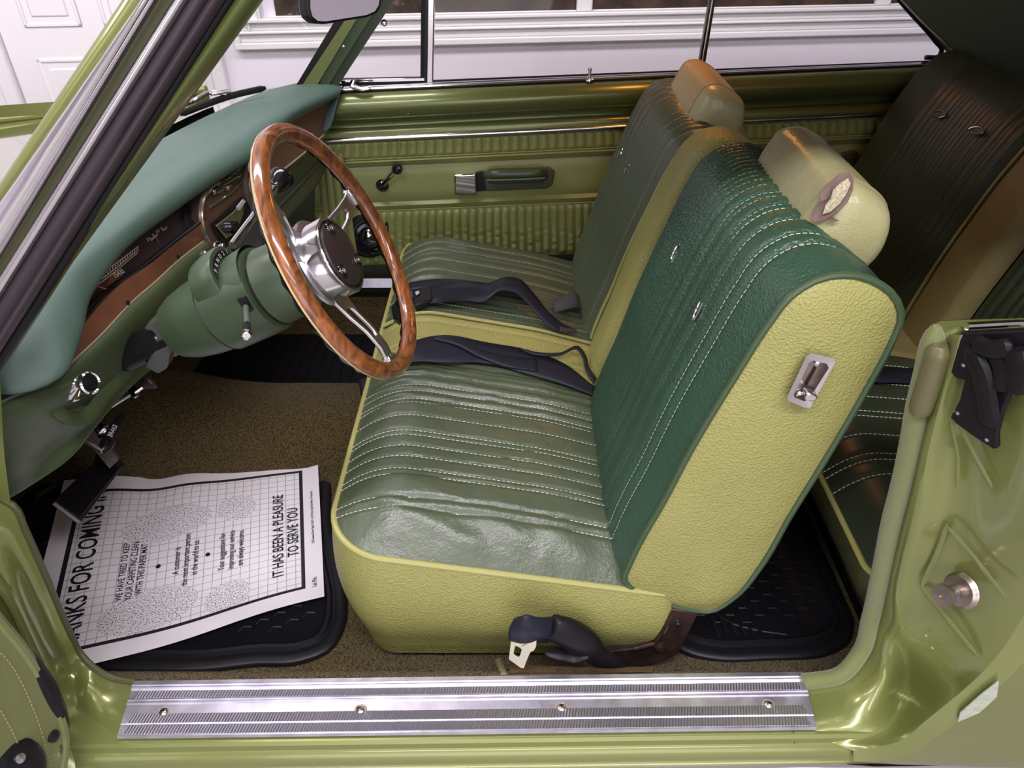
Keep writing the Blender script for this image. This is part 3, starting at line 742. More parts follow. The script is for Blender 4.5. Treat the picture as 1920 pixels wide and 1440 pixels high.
class Bench:
    """cushion of a bench: x from front edge to back, y across the car"""
    def __init__(s, xf, xb, y0, y1, zf, zb, crown, bands, grooves, corner, near_round=.15):
        s.xf, s.xb, s.y0, s.y1, s.zf, s.zb, s.crown, s.bands, s.gr, s.cr, s.nr = xf, xb, y0, y1, zf, zb, crown, bands, grooves, corner, near_round
    def front(s, y):
        x = s.xf
        for e in ((s.y0 + s.cr - y), (y - (s.y1 - s.cr))):
            if e > 0:
                d = min(1.0, e / s.cr)
                x += s.cr * .95 * (1 - math.sqrt(max(0, 1 - d * d)))
        return x
    def zp(s, x): return s.zf + (s.zb - s.zf) * (x - s.xf) / (s.xb - s.xf)
    def z(s, x, y, groove=True):
        xf = s.front(y)
        u = (x - xf) / (s.xb - xf)
        su = ease(u / .26) * (1 - .25 * sm((u - .6) / .4))
        sv = ease((y - s.y0) / s.nr) * ease((s.y1 - y) / s.nr)
        h = s.crown * su * (.25 + .75 * sv) * (1 if sv > 0 else 0)
        h = s.crown * su * min(1, sv * 1.0)
        zz = s.zp(x) + h
        if groove:
            for g, dep, wd in s.gr:
                d = (y - g) / wd
                if abs(d) < 3: zz -= dep * math.exp(-d * d) * ease(u / .1)
        return zz
    def surf(s, ya, yb, nx, ny, wr=None):
        rows = []
        for i in range(ny):
            y = ya + (yb - ya) * i / (ny - 1)
            row = []
            xf = s.front(y)
            for j in range(nx):
                u = (j / (nx - 1)) ** 1.35
                x = xf + (s.xb - xf) * u
                zz = s.z(x, y)
                if wr: zz += wr(x, y) * ease(u / .12) * ease((y - s.y0) / .03)
                row.append(V((x, y, zz)))
            rows.append(row)
        return rows
    def edge(s, n=60):
        """piping path: far front -> near front corner -> back"""
        pts = []
        for i in range(n):
            f = i / (n - 1); f = 1 - (1 - f) ** 2.6
            y = s.y1 + (s.y0 - s.y1) * f
            x = s.front(y); pts.append(V((x, y, s.zp(x))))
        xe = pts[-1].x
        for i in range(1, 24):
            x = xe + (s.xb - xe) * i / 23
            pts.append(V((x, s.y0, s.zp(x))))
        for a, b in ((.010, .004), (.018, .014), (.020, .035), (.020, .07)):
            pts.append(V((s.xb + a, s.y0 + b, s.zp(s.xb))))
        return pts

def fold(x, y, p, q, w_, a):
    """a soft wrinkle ridge from p to q"""
    px, py = q[0] - p[0], q[1] - p[1]
    L2 = px * px + py * py
    t = ((x - p[0]) * px + (y - p[1]) * py) / L2
    if t < -.15 or t > 1.15: return 0
    d = ((x - p[0]) * py - (y - p[1]) * px) / math.sqrt(L2)
    return a * math.exp(-(d / w_) ** 2) * sm((t + .15) / .3) * sm((1.15 - t) / .3)

YC = .7125
ST_PX = [682, 698, 715, 732, 745, 760, 768, 793, 822, 830, 850, 870, 893, 903, 938, 952]
ST_Y = [AZ(840, p, .205).y for p in ST_PX]
ST_Y = ST_Y + [ST_Y[0] + .022, ST_Y[0] + .05]
grv = [(y, .004, .004) for y in ST_Y] + [(2 * YC - y, .004, .005) for y in ST_Y]
for k in range(6):   # deep unstitched flutes beside the centre strip
    yy = .485 + k * .024
    grv += [(yy, .005, .006), (2 * YC - yy, .006, .007)]
grv += [(.636, .012, .007), (.789, .012, .007)]
FB = Bench(-.279, .235, .168, 1.257, .180, .082, .068, None, grv, .09)
def wr_front(x, y):
    z = .0
    for f in (((-.17, .285), (.04, .205), .020, .0055), ((-.21, .245), (-.04, .19), .014, .0045), ((-.06, .285), (.12, .20), .018, .003)):
        z += fold(x, y, f[0], f[1], f[2], f[3])
    z += .0025 * noise.noise((x * 18, y * 18, 1.0)) + .0018 * noise.noise((x * 45, y * 30, 5.0))
    return z

fseat = thing('bench_seat', 'two-tone green vinyl front bench seat with split backs and headrests', 'car seat', (0, YC, -.12))
m = MB(); m.grid(FB.surf(.168, .636, 60, 210, wr_front)); cdr = m.build('cushion', VDARK, fseat, smooth=180)
m = MB(); m.grid(FB.surf(.636, .789, 50, 50)); m.build('centre_cushion', VLIGHT, fseat, smooth=180)
m = MB(); m.grid(FB.surf(.789, 1.257, 50, 170)); cpa = m.build('cushion', VDARK, fseat, smooth=180)
ep = FB.edge()
m = MB(); m.tube(ep, .0052, 10); m.build('piping', PIPEL, fseat)
for yb in (.636, .789):
    m = MB(); m.tube([V((x, yb, FB.z(x, yb) + .008)) for x in [FB.xf + .002 + (FB.xb - FB.xf) * (i / 30.0) for i in range(31)]], .0042, 8); m.build('piping', PIPEL, fseat)
# skirt
def skirt(B, zb, ep, bulge, inset, mat_, parent, name='skirt'):
    cx, cy = (B.xf + B.xb) / 2 + .15, (B.y0 + B.y1) / 2
    rows = []
    nrm = []
    n = len(ep)
    for i, p in enumerate(ep):
        t = (ep[min(i + 1, n - 1)] - ep[max(0, i - 1)]); t.z = 0; t.normalize()
        nrm.append(V((-t.y, t.x, 0)) * -1)
    for k in range(13):
        f = k / 12
        row = []
        for p, nn in zip(ep, nrm):
            b = bulge * math.sin(math.pi * min(1, f * 1.15)) - inset * f * f + .003
            pp_ = p + nn * b
            row.append(V((pp_.x, pp_.y, p.z + (zb - p.z) * f)))
        rows.append(row)
    m_ = MB(); m_.grid(rows); return m_.build(name, mat_, parent, smooth=180)
# outward normal check: front edge should go -x
skirt(FB, -.105, ep, .012, .026, VLIGHT, fseat)
# stitching lines on the driver cushion
def stitch_on(B, ys, x0, x1, parent, lift=.0006, r=.0008, slope=0.0):
    m_ = MB()
    for y in ys:
        pts = []
        a = B.front(y) + x0
        n_ = 40
        for i in range(n_):
            x = a + (B.xb - x1 - a) * i / (n_ - 1)
            pts.append(V((x, y, B.z(x, y) + lift)))
        dash_line(m_, pts, r, .0052, .0026)
    o = m_.build('stitching', STITCH, parent); o['kind'] = 'stuff'; return o
stitch_on(FB, ST_Y[3:16], .004, .012, cdr, lift=.0012, r=.0006)
stitch_on(FB, [2 * YC - y for y in ST_Y[1:16:2]], .004, .012, cpa, lift=.001, r=.0005)

# ---- seat backs
SB = [(1172, 1088), (1183, 1050), (1205, 1005), (1240, 945), (1300, 832), (1380, 700), (1440, 606), (1485, 550), (1535, 521), (1595, 514), (1645, 530), (1680, 562), (1688, 590), (1670, 640), (1620, 732), (1550, 852), (1480, 965), (1425, 1060), (1375, 1118), (1332, 1143), (1285, 1138), (1230, 1122), (1190, 1105)]
YN = .172
loop0 = [AY(x, y, YN) for x, y in SB]
NL = 90
loop = crv(loop0, NL, closed=True)
cxm = sum(p.x for p in loop) / NL; czm = sum(p.z for p in loop) / NL
FDIR = V((-.90, 0, .42)).normalized()
TOPZ = max(p.z for p in loop)
GB_D = [.232, .255, .29, .322, .335, .363, .376, .405, .425, .44, .455, .47, .485, .50, .515, .53, .545, .56, .58]
def seat_back(y0, y1, grooves, mt, bulge, near_flat, nrows=None, drop=0.0, gd=.005, push=0.0):
    w_ = y1 - y0
    n = nrows or int(w_ / .0028)
    rows = []
    for i in range(n):
        f = i / (n - 1)
        y = y0 + w_ * f
        e = 1.0
        # rounding of ends
        de = (1 - f) * w_
        if de < .035: e = min(e, .80 + .20 * math.sqrt(max(0, 1 - (1 - de / .035) ** 2)))
        dn = f * w_
        if not near_flat and dn < .035: e = min(e, .80 + .20 * math.sqrt(max(0, 1 - (1 - dn / .035) ** 2)))
        row = []
        bb = bulge * (1 - abs(2 * f - 1) ** 3.0) if not near_flat else bulge * (ease(f / .35) * ease((1 - f) / .25))
        g = 0.0
        for yy in grooves:
            d = (y - yy) / .0045
            if abs(d) < 3: g += gd * math.exp(-d * d)
        for k, p in enumerate(loop):
            tz = (p.z - .08) / (TOPZ - .08)
            q = V((cxm + (p.x - cxm) * e, y, czm + (p.z - czm) * e - drop * max(0, tz)))
            nx = loop[(k + 1) % NL] - loop[k - 1]
            nn = V((-nx.z, 0, nx.x)).normalized()          # outward for this winding
            fr = max(0.0, nn.dot(FDIR))
            tp = max(0.0, nn.z)
            on = sm((tz + .05) / .2)
            q += nn * ((bb * fr ** .7) - (g * (fr ** .5 if fr > tp else tp ** .5) * on)) + FDIR * push
            row.append(q)
        rows.append(row)
    m_ = MB(); m_.grid(rows, closed_u=True)
    b = len(m_.v) - NL
    m_.f.append(list(range(b, b + NL))); m_.m.append(0)
    if True:
        m_.f.append(list(range(NL))[::-1]); m_.m.append(0)
    return m_, rows
# orientation test of outward normals
k0 = min(range(NL), key=lambda k: loop[k].x)
nx = loop[(k0 + 1) % NL] - loop[k0 - 1]
if V((-nx.z, 0, nx.x)).dot(FDIR) < 0:
    loop = loop[::-1]

mB, rowsD = seat_back(YN, .634, GB_D, VTEAL, .030, True)
bkD = mB.build('seat_back', VTEAL, fseat, smooth=60)
mC, rowsC = seat_back(.650, .778, [.658, .770], VLIGHT, .018, False, drop=.02, push=.0)
bkC = mC.build('centre_back', VLIGHT, fseat, smooth=60)
GB_P = [2 * YC - y for y in GB_D]
mP, rowsP = seat_back(.792, 1.253, GB_P, VDARK, .030, False, drop=.052)
bkP = mP.build('seat_back', VDARK, fseat, smooth=60)
for rows_, idx, par, mt in ((rowsC, 3, bkC, PIPEL), (rowsC, -4, bkC, PIPEL), (rowsP, 6, bkP, PIPEL)):
    m = MB(); rr = rows_[idx]; m.tube([p + V((0, 0, 0)) for p in rr] + [rr[0]], .0042, 8, caps=False); m.build('piping', mt, par)
# near side panel of the driver back
def side_panel(lp, y, mt, parent, bulge, name):
    kt = max(range(NL), key=lambda k: lp[k].z); kb = min(range(NL), key=lambda k: lp[k].z)
    A_ = [lp[(kb + i) % NL] for i in range((kt - kb) % NL + 1)]
    B_ = [lp[(kb - i) % NL] for i in range((kb - kt) % NL + 1)]
    n = 50
    A_ = crv(A_, n); B_ = crv(B_, n)
    rows = []
    for i in range(n):
        row = []
        for k in range(15):
            f = k / 14
            p = A_[i].lerp(B_[i], f)
            e = math.sin(math.pi * f) ** .6 * min(1, math.sin(math.pi * i / (n - 1)) * 3)
            wv = .003 * noise.noise((p.x * 14, p.z * 9, 2.2)) + .002 * math.sin(p.x * 40 + p.z * 22)
            row.append(V((p.x, y - bulge * e - wv * e, p.z)))
        rows.append(row)
    m_ = MB(); m_.grid(rows); return m_.build(name, mt, parent, smooth=180)
sidep = side_panel(loop, YN - .001, VLIGHT, bkD, .012, 'side_panel')
m = MB(); m.tube([V((p.x, YN - .002, p.z)) for p in loop] + [V((loop[0].x, YN - .002, loop[0].z))], .0048, 8, caps=False); m.build('piping', PIPED, bkD)
# stitching on driver back: over front and top
def back_pt(rows_, y0, y1, y, k, lift):
    n = len(rows_); f = (y - y0) / (y1 - y0) * (n - 1); i = max(0, min(n - 2, int(f)))
    p = rows_[i][k].lerp(rows_[i + 1][k], f - i)
    nx = rows_[i][(k + 1) % NL] - rows_[i][k - 1]
    nn = V((-nx.z, 0, nx.x)).normalized()
    return p + nn * lift
kf = [k for k in range(NL)]
def front_ks():
    out = []
    for k in range(NL):
        nx = loop[(k + 1) % NL] - loop[k - 1]
        nn = V((-nx.z, 0, nx.x)).normalized()
        if nn.dot(FDIR) > .1 or (nn.z > .3): out.append(k)
    ks = sorted(out, key=lambda k: 0)
    # order contiguous
    st = [k for k in out if (k - 1) % NL not in out][0]
    o = []; k = st
    while k in out:
        o.append(k); k = (k + 1) % NL
    return o
FK = front_ks()
m = MB()
for i_, y in enumerate(GB_D[:11]):
    dash_line(m, [back_pt(rowsD, YN, .634, y, k, .0004) for k in FK], .0006 if i_ < 4 else .00035, .0052, .0026)
m.build('stitching', STITCH, bkD)['kind'] = 'stuff'
m = MB()
for y in GB_P[::2]:
    dash_line(m, [back_pt(rowsP, .792, 1.253, y, k, .0004) for k in FK], .0005, .0052, .0026)
m.build('stitching', STITCH, bkP)['kind'] = 'stuff'

# almond buttons
def button(px, py, y, n, up, parent, L_=.017, W_=.007):
    p = AY(px, py, y); n = V(n).normalized(); u = V(up); u = (u - n * u.dot(n)).normalized(); s_ = n.cross(u)
    ring = []
    for k in range(28):
        a = 2 * math.pi * k / 28
        ring.append((math.cos(a) * L_, math.copysign(abs(math.sin(a)) ** 1.5, math.sin(a)) * W_))
    m_ = MB(); m_.tube([p + n * .003 + u * a + s_ * b for a, b in ring] + [p + n * .003 + u * ring[0][0] + s_ * ring[0][1]], .0013, 8, caps=False)
    o = m_.build('button', CHROME, parent)
    m_ = MB(); m_.grid([[p + n * (.001 + .002 * (1 - f)) + u * a * f + s_ * b * f for a, b in ring] for f in (1, .6, .01)], closed_u=True); m_.build('button_cap' if parent.parent is None else 'button_cap', VTEAL, parent)
    return o
fn = (-.86, -.1, .42)
def hit_y(px, py, rows_, ya, yb):
    # depth of the seat back surface under a pixel
    best = None
    for i in range(0, len(rows_), 2):
        for k in FK:
            p = rows_[i][k]
            d = (p - CAM); dz = d.dot(FWD)
            x = 960 + FPX * d.x / dz; y = 720 - FPX * d.dot(UPV) / dz
            e = (x - px) ** 2 + (y - py) ** 2
            if best is None or e < best[0]: best = (e, p.y)
    return best[1]
for px, py in ((1268, 476), (1312, 582)):
    button(px, py, hit_y(px, py, rowsD, 0, 0), fn, (-.25, .25, 1), bkD, .016, .0045)
for px, py in ((1165, 287), (1178, 318)):
    button(px, py, hit_y(px, py, rowsP, 0, 0), fn, (-.3, 0, 1), bkP, .010, .007)

# ---- headrests
def headrest(yc, w_, cx, cz, parent, label):
    tilt = R(-22)
    # D-shaped section: flat front, creased upper front edge, rounded back (x forward is negative)
    sec0 = [(-.052, -.060), (-.056, -.02), (-.056, .03), (-.050, .060), (-.030, .074), (.0, .074), (.035, .060), (.056, .02), (.058, -.02), (.045, -.055), (.015, -.068), (-.03, -.068)]
    sec = [(p.x * .92, p.z * .85) for p in crv([V((a_, 0, b_)) for a_, b_ in sec0], 64, closed=True)]
    rows = []
    n = 60
    for i in range(n):
        f = -1 + 2 * i / (n - 1)
        d = (1 - abs(f)) * w_ / 2               # distance from the end
        rr = .036
        e = math.sqrt(max(0.0, 1 - (1 - min(d, rr) / rr) ** 2))
        k1 = .50 + .50 * e if d > .0001 else .50
        row = []
        for x, z in sec:
            x2 = x * k1 + (.006 * (1 - e)); z2 = z * k1 * (1 - .06 * abs(f) ** 2)
            x2 -= .006 * (1 - f * f) * (1 if x < 0 else 0)
            xx = x2 * math.cos(tilt) - z2 * math.sin(tilt)
            zz = x2 * math.sin(tilt) + z2 * math.cos(tilt)
            row.append(V((cx + xx, yc + f * w_ / 2, cz + zz)))
        rows.append(row)
    m_ = MB(); m_.grid(rows, closed_u=True)
    m_.f.append(list(range(64))[::-1]); m_.m.append(0)
    kk = len(m_.v) - 64; m_.f.append(list(range(kk, kk + 64))); m_.m.append(0)
    o = m_.build('headrest', VHEAD, parent, smooth=180)
    return o, rows
hrD, hD = headrest(.392, .272, .412, .634, fseat, '')
hrP, hP = headrest(1.005, .272, .397, .588, fseat, '')
for hr, hh in ((hrD, hD), (hrP, hP)):
    for idx in (8, 51):
        m = MB(); m.tube(hh[idx] + [hh[idx][0]], .0016, 6, caps=False); m.build('seam', mat('pale seam', (.27, .26, .12), .45), hr)
for s_ in (-.06, .06):
    m = MB(); m.tube([V((.40, .392 + s_, .60)), V((.38, .392 + s_, .54))], .007, 8); m.build('headrest_post', CHROME, hrD)
    m = MB(); m.tube([V((.385, 1.005 + s_, .56)), V((.37, 1.005 + s_, .51))], .007, 8); m.build('headrest_post', CHROME, hrP)

# ---- torn vinyl at the near end of the driver headrest
def near_depth(px, py, rows_):
    best = None
    for r in rows_:
        for p in r:
            d = p - CAM; dz = d.dot(FWD)
            e = (960 + FPX * d.x / dz - px) ** 2 + (720 - FPX * d.dot(UPV) / dz - py) ** 2 + dz * 30000 * 0
            if e < 260 and (best is None or dz < best): best = dz
    return best
def tear(pts, lift, mt, name):
    P = []
    for px, py in pts:
        dz = near_depth(px, py, hD) or .98
        P.append(CAM + ray(px, py) * (dz - lift))
    c0 = sum(P, V((0, 0, 0))) / len(P)
    m_ = MB(); n_ = len(P)
    m_.add(P + [c0], [(i, (i + 1) % n_, n_) for i in range(n_)])
    return m_.build(name, mt, hrD, smooth=0, solid=.0012)
tear([(1574, 325), (1592, 322), (1600, 336), (1599, 356), (1590, 378), (1570, 398), (1548, 412), (1528, 418), (1519, 411), (1526, 392), (1538, 378), (1538, 360), (1552, 346), (1560, 338)], .003, mat('torn vinyl underside', (.16, .10, .085), .7), 'torn_vinyl')
tear([(1590, 334), (1595, 345), (1588, 362), (1574, 382), (1556, 398), (1543, 402), (1548, 384), (1558, 372), (1562, 356), (1574, 344)], .0065, mat('exposed foam', (.52, .48, .34), .9, bump=('noise', 260, .8, .002), var=(420, .7, (.22, .17, .10, 1))), 'exposed_foam')
tear([(1548, 412), (1562, 408), (1574, 414), (1560, 418)], .003, mat('torn vinyl flap', (.13, .08, .065), .7), 'torn_vinyl')

# ---- chrome seat release latch in the side panel
def S(px, py, off=0.0): return AY(px, py, YN - .0205 - off)
bez = [(1521, 662), (1563, 672), (1566, 680), (1519, 765), (1508, 764), (1478, 752), (1476, 744), (1512, 668)]
inn = [(1524, 676), (1550, 682), (1554, 690), (1516, 750), (1508, 752), (1490, 746), (1488, 740), (1517, 680)]
m = MB()
o_ = [S(x, y, .001) for x, y in bez]; o2 = [S(x, y, .007) for x, y in bez]; i2 = [S(x, y, .006) for x, y in inn]; i1 = [S(x, y, -.004) for x, y in inn]
m.grid([o_, o2, i2, i1], closed_u=True); la = m.build('latch_bezel', CHROME_R, bkD, smooth=30)
m = MB(); m.prism([S(x, y, -.003) for x, y in inn], (0, .002, 0)); m.build('latch_well', mat('rusty latch well', (.35, .32, .30), .3, .9, var=(60, .6, (.35, .17, .08, 1))), bkD)
m = MB(); m.prism([S(x, y, .0) for x, y in ((1506, 724), (1521, 727), (1528, 732), (1520, 742), (1502, 738))], (0, -.014, 0)); m.build('latch_lever', CHROME, bkD, bevel=.002)
m = MB(); m.prism([S(x, y, -.002) for x, y in ((1527, 688), (1531, 689), (1513, 722), (1508, 721))], (0, -.001, 0)); m.build('latch_slot', BLACK, bkD)
for px, py in ((1533, 680), (1499, 738)):
    m = MB(); m.lathe([(.0042, 0), (.0042, .002), (.002, .0035), (.0001, .0036)], S(px, py, -.002), (0, -1, 0), 12); m.build('screw', SCREW, bkD)

# ---- hinge bracket
m = MB()
hb = [(1255, 1142), (1310, 1150), (1300, 1170), (1282, 1205), (1270, 1228), (1240, 1243), (1190, 1252), (1130, 1232), (1130, 1224), (1190, 1217), (1215, 1208), (1232, 1180), (1243, 1160)]
m.prism([AY(x, y, .165) for x, y in hb], (0, .012, 0)); hg = m.build('hinge_bracket', RUST, fseat, bevel=.002)
m = MB(); m.lathe([(.010, 0), (.010, .004), (.006, .006), (.006, .009), (.0001, .0095)], AY(1236, 1210, .164), (0, -1, 0), 18); m.build('hinge_pivot', RUST, hg)
m = MB(); m.lathe([(.004, 0), (.004, .002), (.0001, .003)], AY(1271, 1171, .164), (0, -1, 0), 12); m.build('rivet', SCREW, hg)
m = MB(); m.tube([AY(1262, 1150, .160), AY(1240, 1185, .160), AY(1228, 1206, .160), AY(1190, 1216, .160)], .004, 8); m.build('bracket_flange', RUST, hg)

# ================================================================ rear bench
RY0, RY1 = .13, 1.33
rg = [.30, .335, .35, .40, .45, .465, .51, .555, .575, .60, .62]
rgr = [(y, .004, .005) for y in rg] + [(2 * .74 - y, .004, .005) for y in rg] + [(.665, .01, .006), (.815, .01, .006)]
RB = Bench(.520, .90, RY0, RY1, .165, .13, .06, None, rgr, .03, .12)
rseat = thing('bench_seat', 'dark green vinyl rear bench seat with shade-darkened tan centre section', 'car seat', (.8, .74, -.12))
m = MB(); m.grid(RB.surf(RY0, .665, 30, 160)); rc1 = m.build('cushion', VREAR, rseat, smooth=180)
m = MB(); m.grid(RB.surf(.665, .815, 30, 40)); m.build('centre_cushion', VTAN_SHADE, rseat, smooth=180)
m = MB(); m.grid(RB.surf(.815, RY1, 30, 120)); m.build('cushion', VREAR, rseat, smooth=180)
rep = RB.edge()
m = MB(); m.tube(rep, .0048, 8); m.build('piping', PIPEL, rseat)
skirt(RB, .07, rep, .004, .03, mat('shaded olive skirt vinyl', (.05, .055, .02), .5), rseat)  # olive darkened to paint in the shadow on the rear skirt
stitch_on(RB, rg, .004, .02, rc1, lift=.0010, r=.0008)
# back: profile (x,z) leaning rearwards
rp = [(.84, .10), (.845, .18), (.87, .30), (.905, .42), (.945, .53), (.985, .60), (1.03, .63), (1.08, .625), (1.14, .58)]
def rear_back(y0, y1, grooves, mt, gd=.006):
    base = crv([V((x, 0, z)) for x, z in rp], 40)
    n = int((y1 - y0) / .0035)
    rows = []
    for i in range(n):
        f = i / (n - 1); y = y0 + (y1 - y0) * f
        b = .014 * (1 - abs(2 * f - 1) ** 4) - .02 * max(0, 1 - min(f, 1 - f) * (y1 - y0) / .03)
        g = 0
        for yy in grooves:
            d = (y - yy) / .006
            if abs(d) < 3: g += gd * math.exp(-d * d)
        rows.append([V((p.x, y, p.z)) + V((-.85, 0, .4)) * (b - g * sm((p.z - .2) / .1)) for p in base])
    m_ = MB(); m_.grid(rows); return m_.build('seat_back', mt, rseat, smooth=180), rows
rgb = [.86, .885, .915, .935, .95, .97, .985, 1.0, 1.015, 1.03, 1.05, 1.065, 1.08, 1.10, 1.125, 1.15]
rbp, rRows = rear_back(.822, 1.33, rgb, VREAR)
rear_back(.66, .818, [], VTAN_SHADE)
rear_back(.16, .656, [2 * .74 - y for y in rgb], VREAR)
m = MB(); m.tube(rRows[2], .004, 8); m.build('piping', PIPEL, rbp)
def near_hit(px, py, rows_):
    best = None
    for r in rows_[::2]:
        for p in r:
            d = p - CAM; dz = d.dot(FWD)
            e = (960 + FPX * d.x / dz - px) ** 2 + (720 - FPX * d.dot(UPV) / dz - py) ** 2
            if best is None or e < best[0]: best = (e, p)
    return best[1]
for px, py in ((1762, 215), (1832, 246)):
    p = near_hit(px, py, rRows)
    button(px, py, p.y - .01, (-.86, -.15, .45), (.1, 1, -.3), rbp, .019, .0075)
# ================================================================ dashboard
dash = thing('dashboard', 'teal padded dashboard with wood trim and black gauges', 'dashboard', (-.65, .7, .3))
stC = [(-25, 690, .53), (15, 648, .545), (60, 590, .552), (110, 530, .556), (150, 492, .558), (194, 459, .558), (279, 397, .558), (346, 345, .558), (465, 267, .556), (545, 213, .555), (638, 160, .55)]
stL = [(-5, 737, .50), (28, 739, .495), (105, 714, .495), (147, 645, .50), (167, 562, .512), (217, 487, .527), (329, 396, .527), (402, 344, .527), (471, 301, .527), (547, 231, .53), (634, 181, .532)]
Wp = [V((-.60, .105, .545)), V((-.62, .13, .55)), V((-.66, .17, .553)), V((-.70, .25, .556)), V((-.725, .33, .558)), V((-.745, .45, .56)), V((-.745, .62, .56)), AZ(277, 274, .56), AZ(400, 212, .559), AZ(500, 170, .556), AZ(585, 149, .552)]
Cp = [AZ(*s) for s in stC]; Lp = [AZ(*s) for s in stL]
Cm = [c.lerp(l, .5) + V((.006, 0, .004)) for c, l in zip(Cp, Lp)]
Tm = [w_.lerp(c, .6) + V((0, 0, .006)) for w_, c in zip(Wp, Cp)]
Up = [l + V((-.018, .004, -.002)) for l in Lp]
Up2 = [l + V((-.05, .008, .010)) for l in Lp]
m = MB(); m.grid(loft([Wp, Tm, Cp, Cm, Lp, Up, Up2], 70, 40)); m.build('dash_pad', PAD, dash, smooth=180)
m = MB(); m.tube(crv(Up, 60), .0018, 6); m.build('pad_edge_bead', CHROME_R, dash)
# close the near end of the pad
ne = [r[0] for r in (Wp, Tm, Cp, Cm, Lp, Up, Up2)]
m = MB(); m.prism(ne, (-.002, -.002, 0)); m.build('pad_end', PAD, dash)

# wood strip in front of the driver
wt = [AZ(x, y, .482) for x, y in ((85, 705), (147, 622), (231, 530), (283, 495), (330, 457), (377, 421), (388, 412))]
wb = [AZ(x, y, .452) for x, y in ((105, 708), (135, 677), (180, 635), (252, 560), (287, 530), (340, 482), (388, 446))]
wtf = crv(wt, 40); wbf = crv(wb, 40)
m = MB(); m.grid([[p + V((-.012, 0, 0)) for p in wtf], wtf, wbf, [p + V((-.012, 0, 0)) for p in wbf]]); ws = m.build('wood_strip', WOODTRIM, dash, smooth=40)
m = MB(); m.tube([p + V((.001, 0, -.001)) for p in wbf], .0018, 6); m.build('strip_edge', mat('tan strip edge', (.30, .24, .15), .4), ws)
m = MB(); m.tube([p + V((-.004, 0, .002)) for p in wtf], .0035, 6); m.build('strip_lip', BLACKG, ws)
for px, py in ((236, 568), (330, 482)):
    p = AZ(px, py, .468) + V((.003, 0, 0)); m = MB(); m.lathe([(.004, 0), (.0035, .001), (.0001, .001)], p, (.9, -.2, .3), 12); m.build('trim_screw', BLACK, ws)
# black gauge face
gb = [p + V((-.022, 0, -.004)) for p in wtf]
gt = [p + V((-.060, 0, .008)) for p in crv([Lp[3], Lp[4], Lp[5], Lp[6], Lp[7]], 40)]
m = MB(); m.grid([gt, [a.lerp(b, .5) for a, b in zip(gt, gb)], gb, wtf]); gf = m.build('gauge_face', GAUGE, dash)
g0, g1, g2 = gb[8], gb[32], gt[20]
GN = (g1 - g0).cross(g2 - g0).normalized()
if GN.x < 0: GN = -GN
def G(px, py, lift=.0012): return AP(px, py, g0 + GN * lift, GN)
def gl(pts, w_, mt, name='gauge_marking', lift=.0012):
    P = [G(x, y, lift) for x, y in pts]
    m_ = MB(); m_.tube(P, w_, 4); return m_.build(name, mt, gf)
c = lambda x, y: (140 + x / 7.385, 400 + y / 7.385)     # from a magnified view of the cluster
gl([c(270, 965), c(500, 745), c(700, 600), c(880, 455), c(880, 520)], .0006, PRINT)
gl([c(230, 1020), c(320, 955), c(560, 770), c(870, 515)], .0007, PRINT)
gl([c(270, 1025), c(330, 985), c(580, 790), c(870, 545)], .0007, PRINT)
m = MB()
for i in range(17):
    f = (i / 16) ** .9
    bx, by = 300 + 560 * f, 965 - 440 * f
    ln = 60 + 10 * math.sin(f * 3)
    m.tube([G(*c(bx, by)), G(*c(bx - 15 + 22 * f, by - ln))], .0006, 4)
tk = m.build('speedometer_ticks', PRINT, gf); tk['kind'] = 'stuff'
gl([c(240, 1000), c(330, 1015), c(435, 1048)], .0009, REDP, 'needle', .002)
for pts in ([c(1000, 345), c(1025, 385)], [c(1025, 335), c(1060, 375), c(1150, 300)], [c(1060, 350), c(1150, 285)], [c(1075, 290), c(1110, 330)], [c(1130, 240), c(1140, 280)], [c(1155, 225), c(1170, 262)], [c(1190, 195), c(1230, 240), c(1325, 165)], [c(1205, 215), c(1235, 222), c(1315, 150), c(1305, 100)]):
    gl(pts, .0007, PRINT)
gl([c(1095, 290), c(1130, 345), c(1172, 412)], .0006, REDP, 'needle', .002)
def text_on(body_, size, name, mt, parent, place, sx=1.0, bold=.0):
    """flat lettering: place(u, v) maps text plane metres to a 3-D point; returns the mesh part"""
    cu = bpy.data.curves.new('lettering', 'FONT'); cu.body = body_; cu.size = size; cu.align_x = 'CENTER'; cu.align_y = 'CENTER'
    cu.resolution_u = 3; cu.offset = bold
    to = bpy.data.objects.new('lettering', cu); col.objects.link(to)
    dg = bpy.context.evaluated_depsgraph_get()
    me = bpy.data.meshes.new_from_object(to.evaluated_get(dg))
    bpy.data.objects.remove(to)
    vs = [place(v.co.x * sx, v.co.y) for v in me.vertices]
    fs = [list(p.vertices) for p in me.polygons]
    m_ = MB(); m_.add(vs, fs); o = m_.build(name, mt, parent, smooth=0, recalc=False)
    bpy.data.meshes.remove(me); bpy.data.curves.remove(cu)
    return o
ou = (G(*c(700, 770)) - G(*c(520, 880))).normalized(); ov = GN.cross(ou)
gp = G(*c(610, 835), .002)
text_on('15430', .011, 'odometer_digits', PRINT, gf, lambda u, v: gp + ou * u + ov * v, .9)

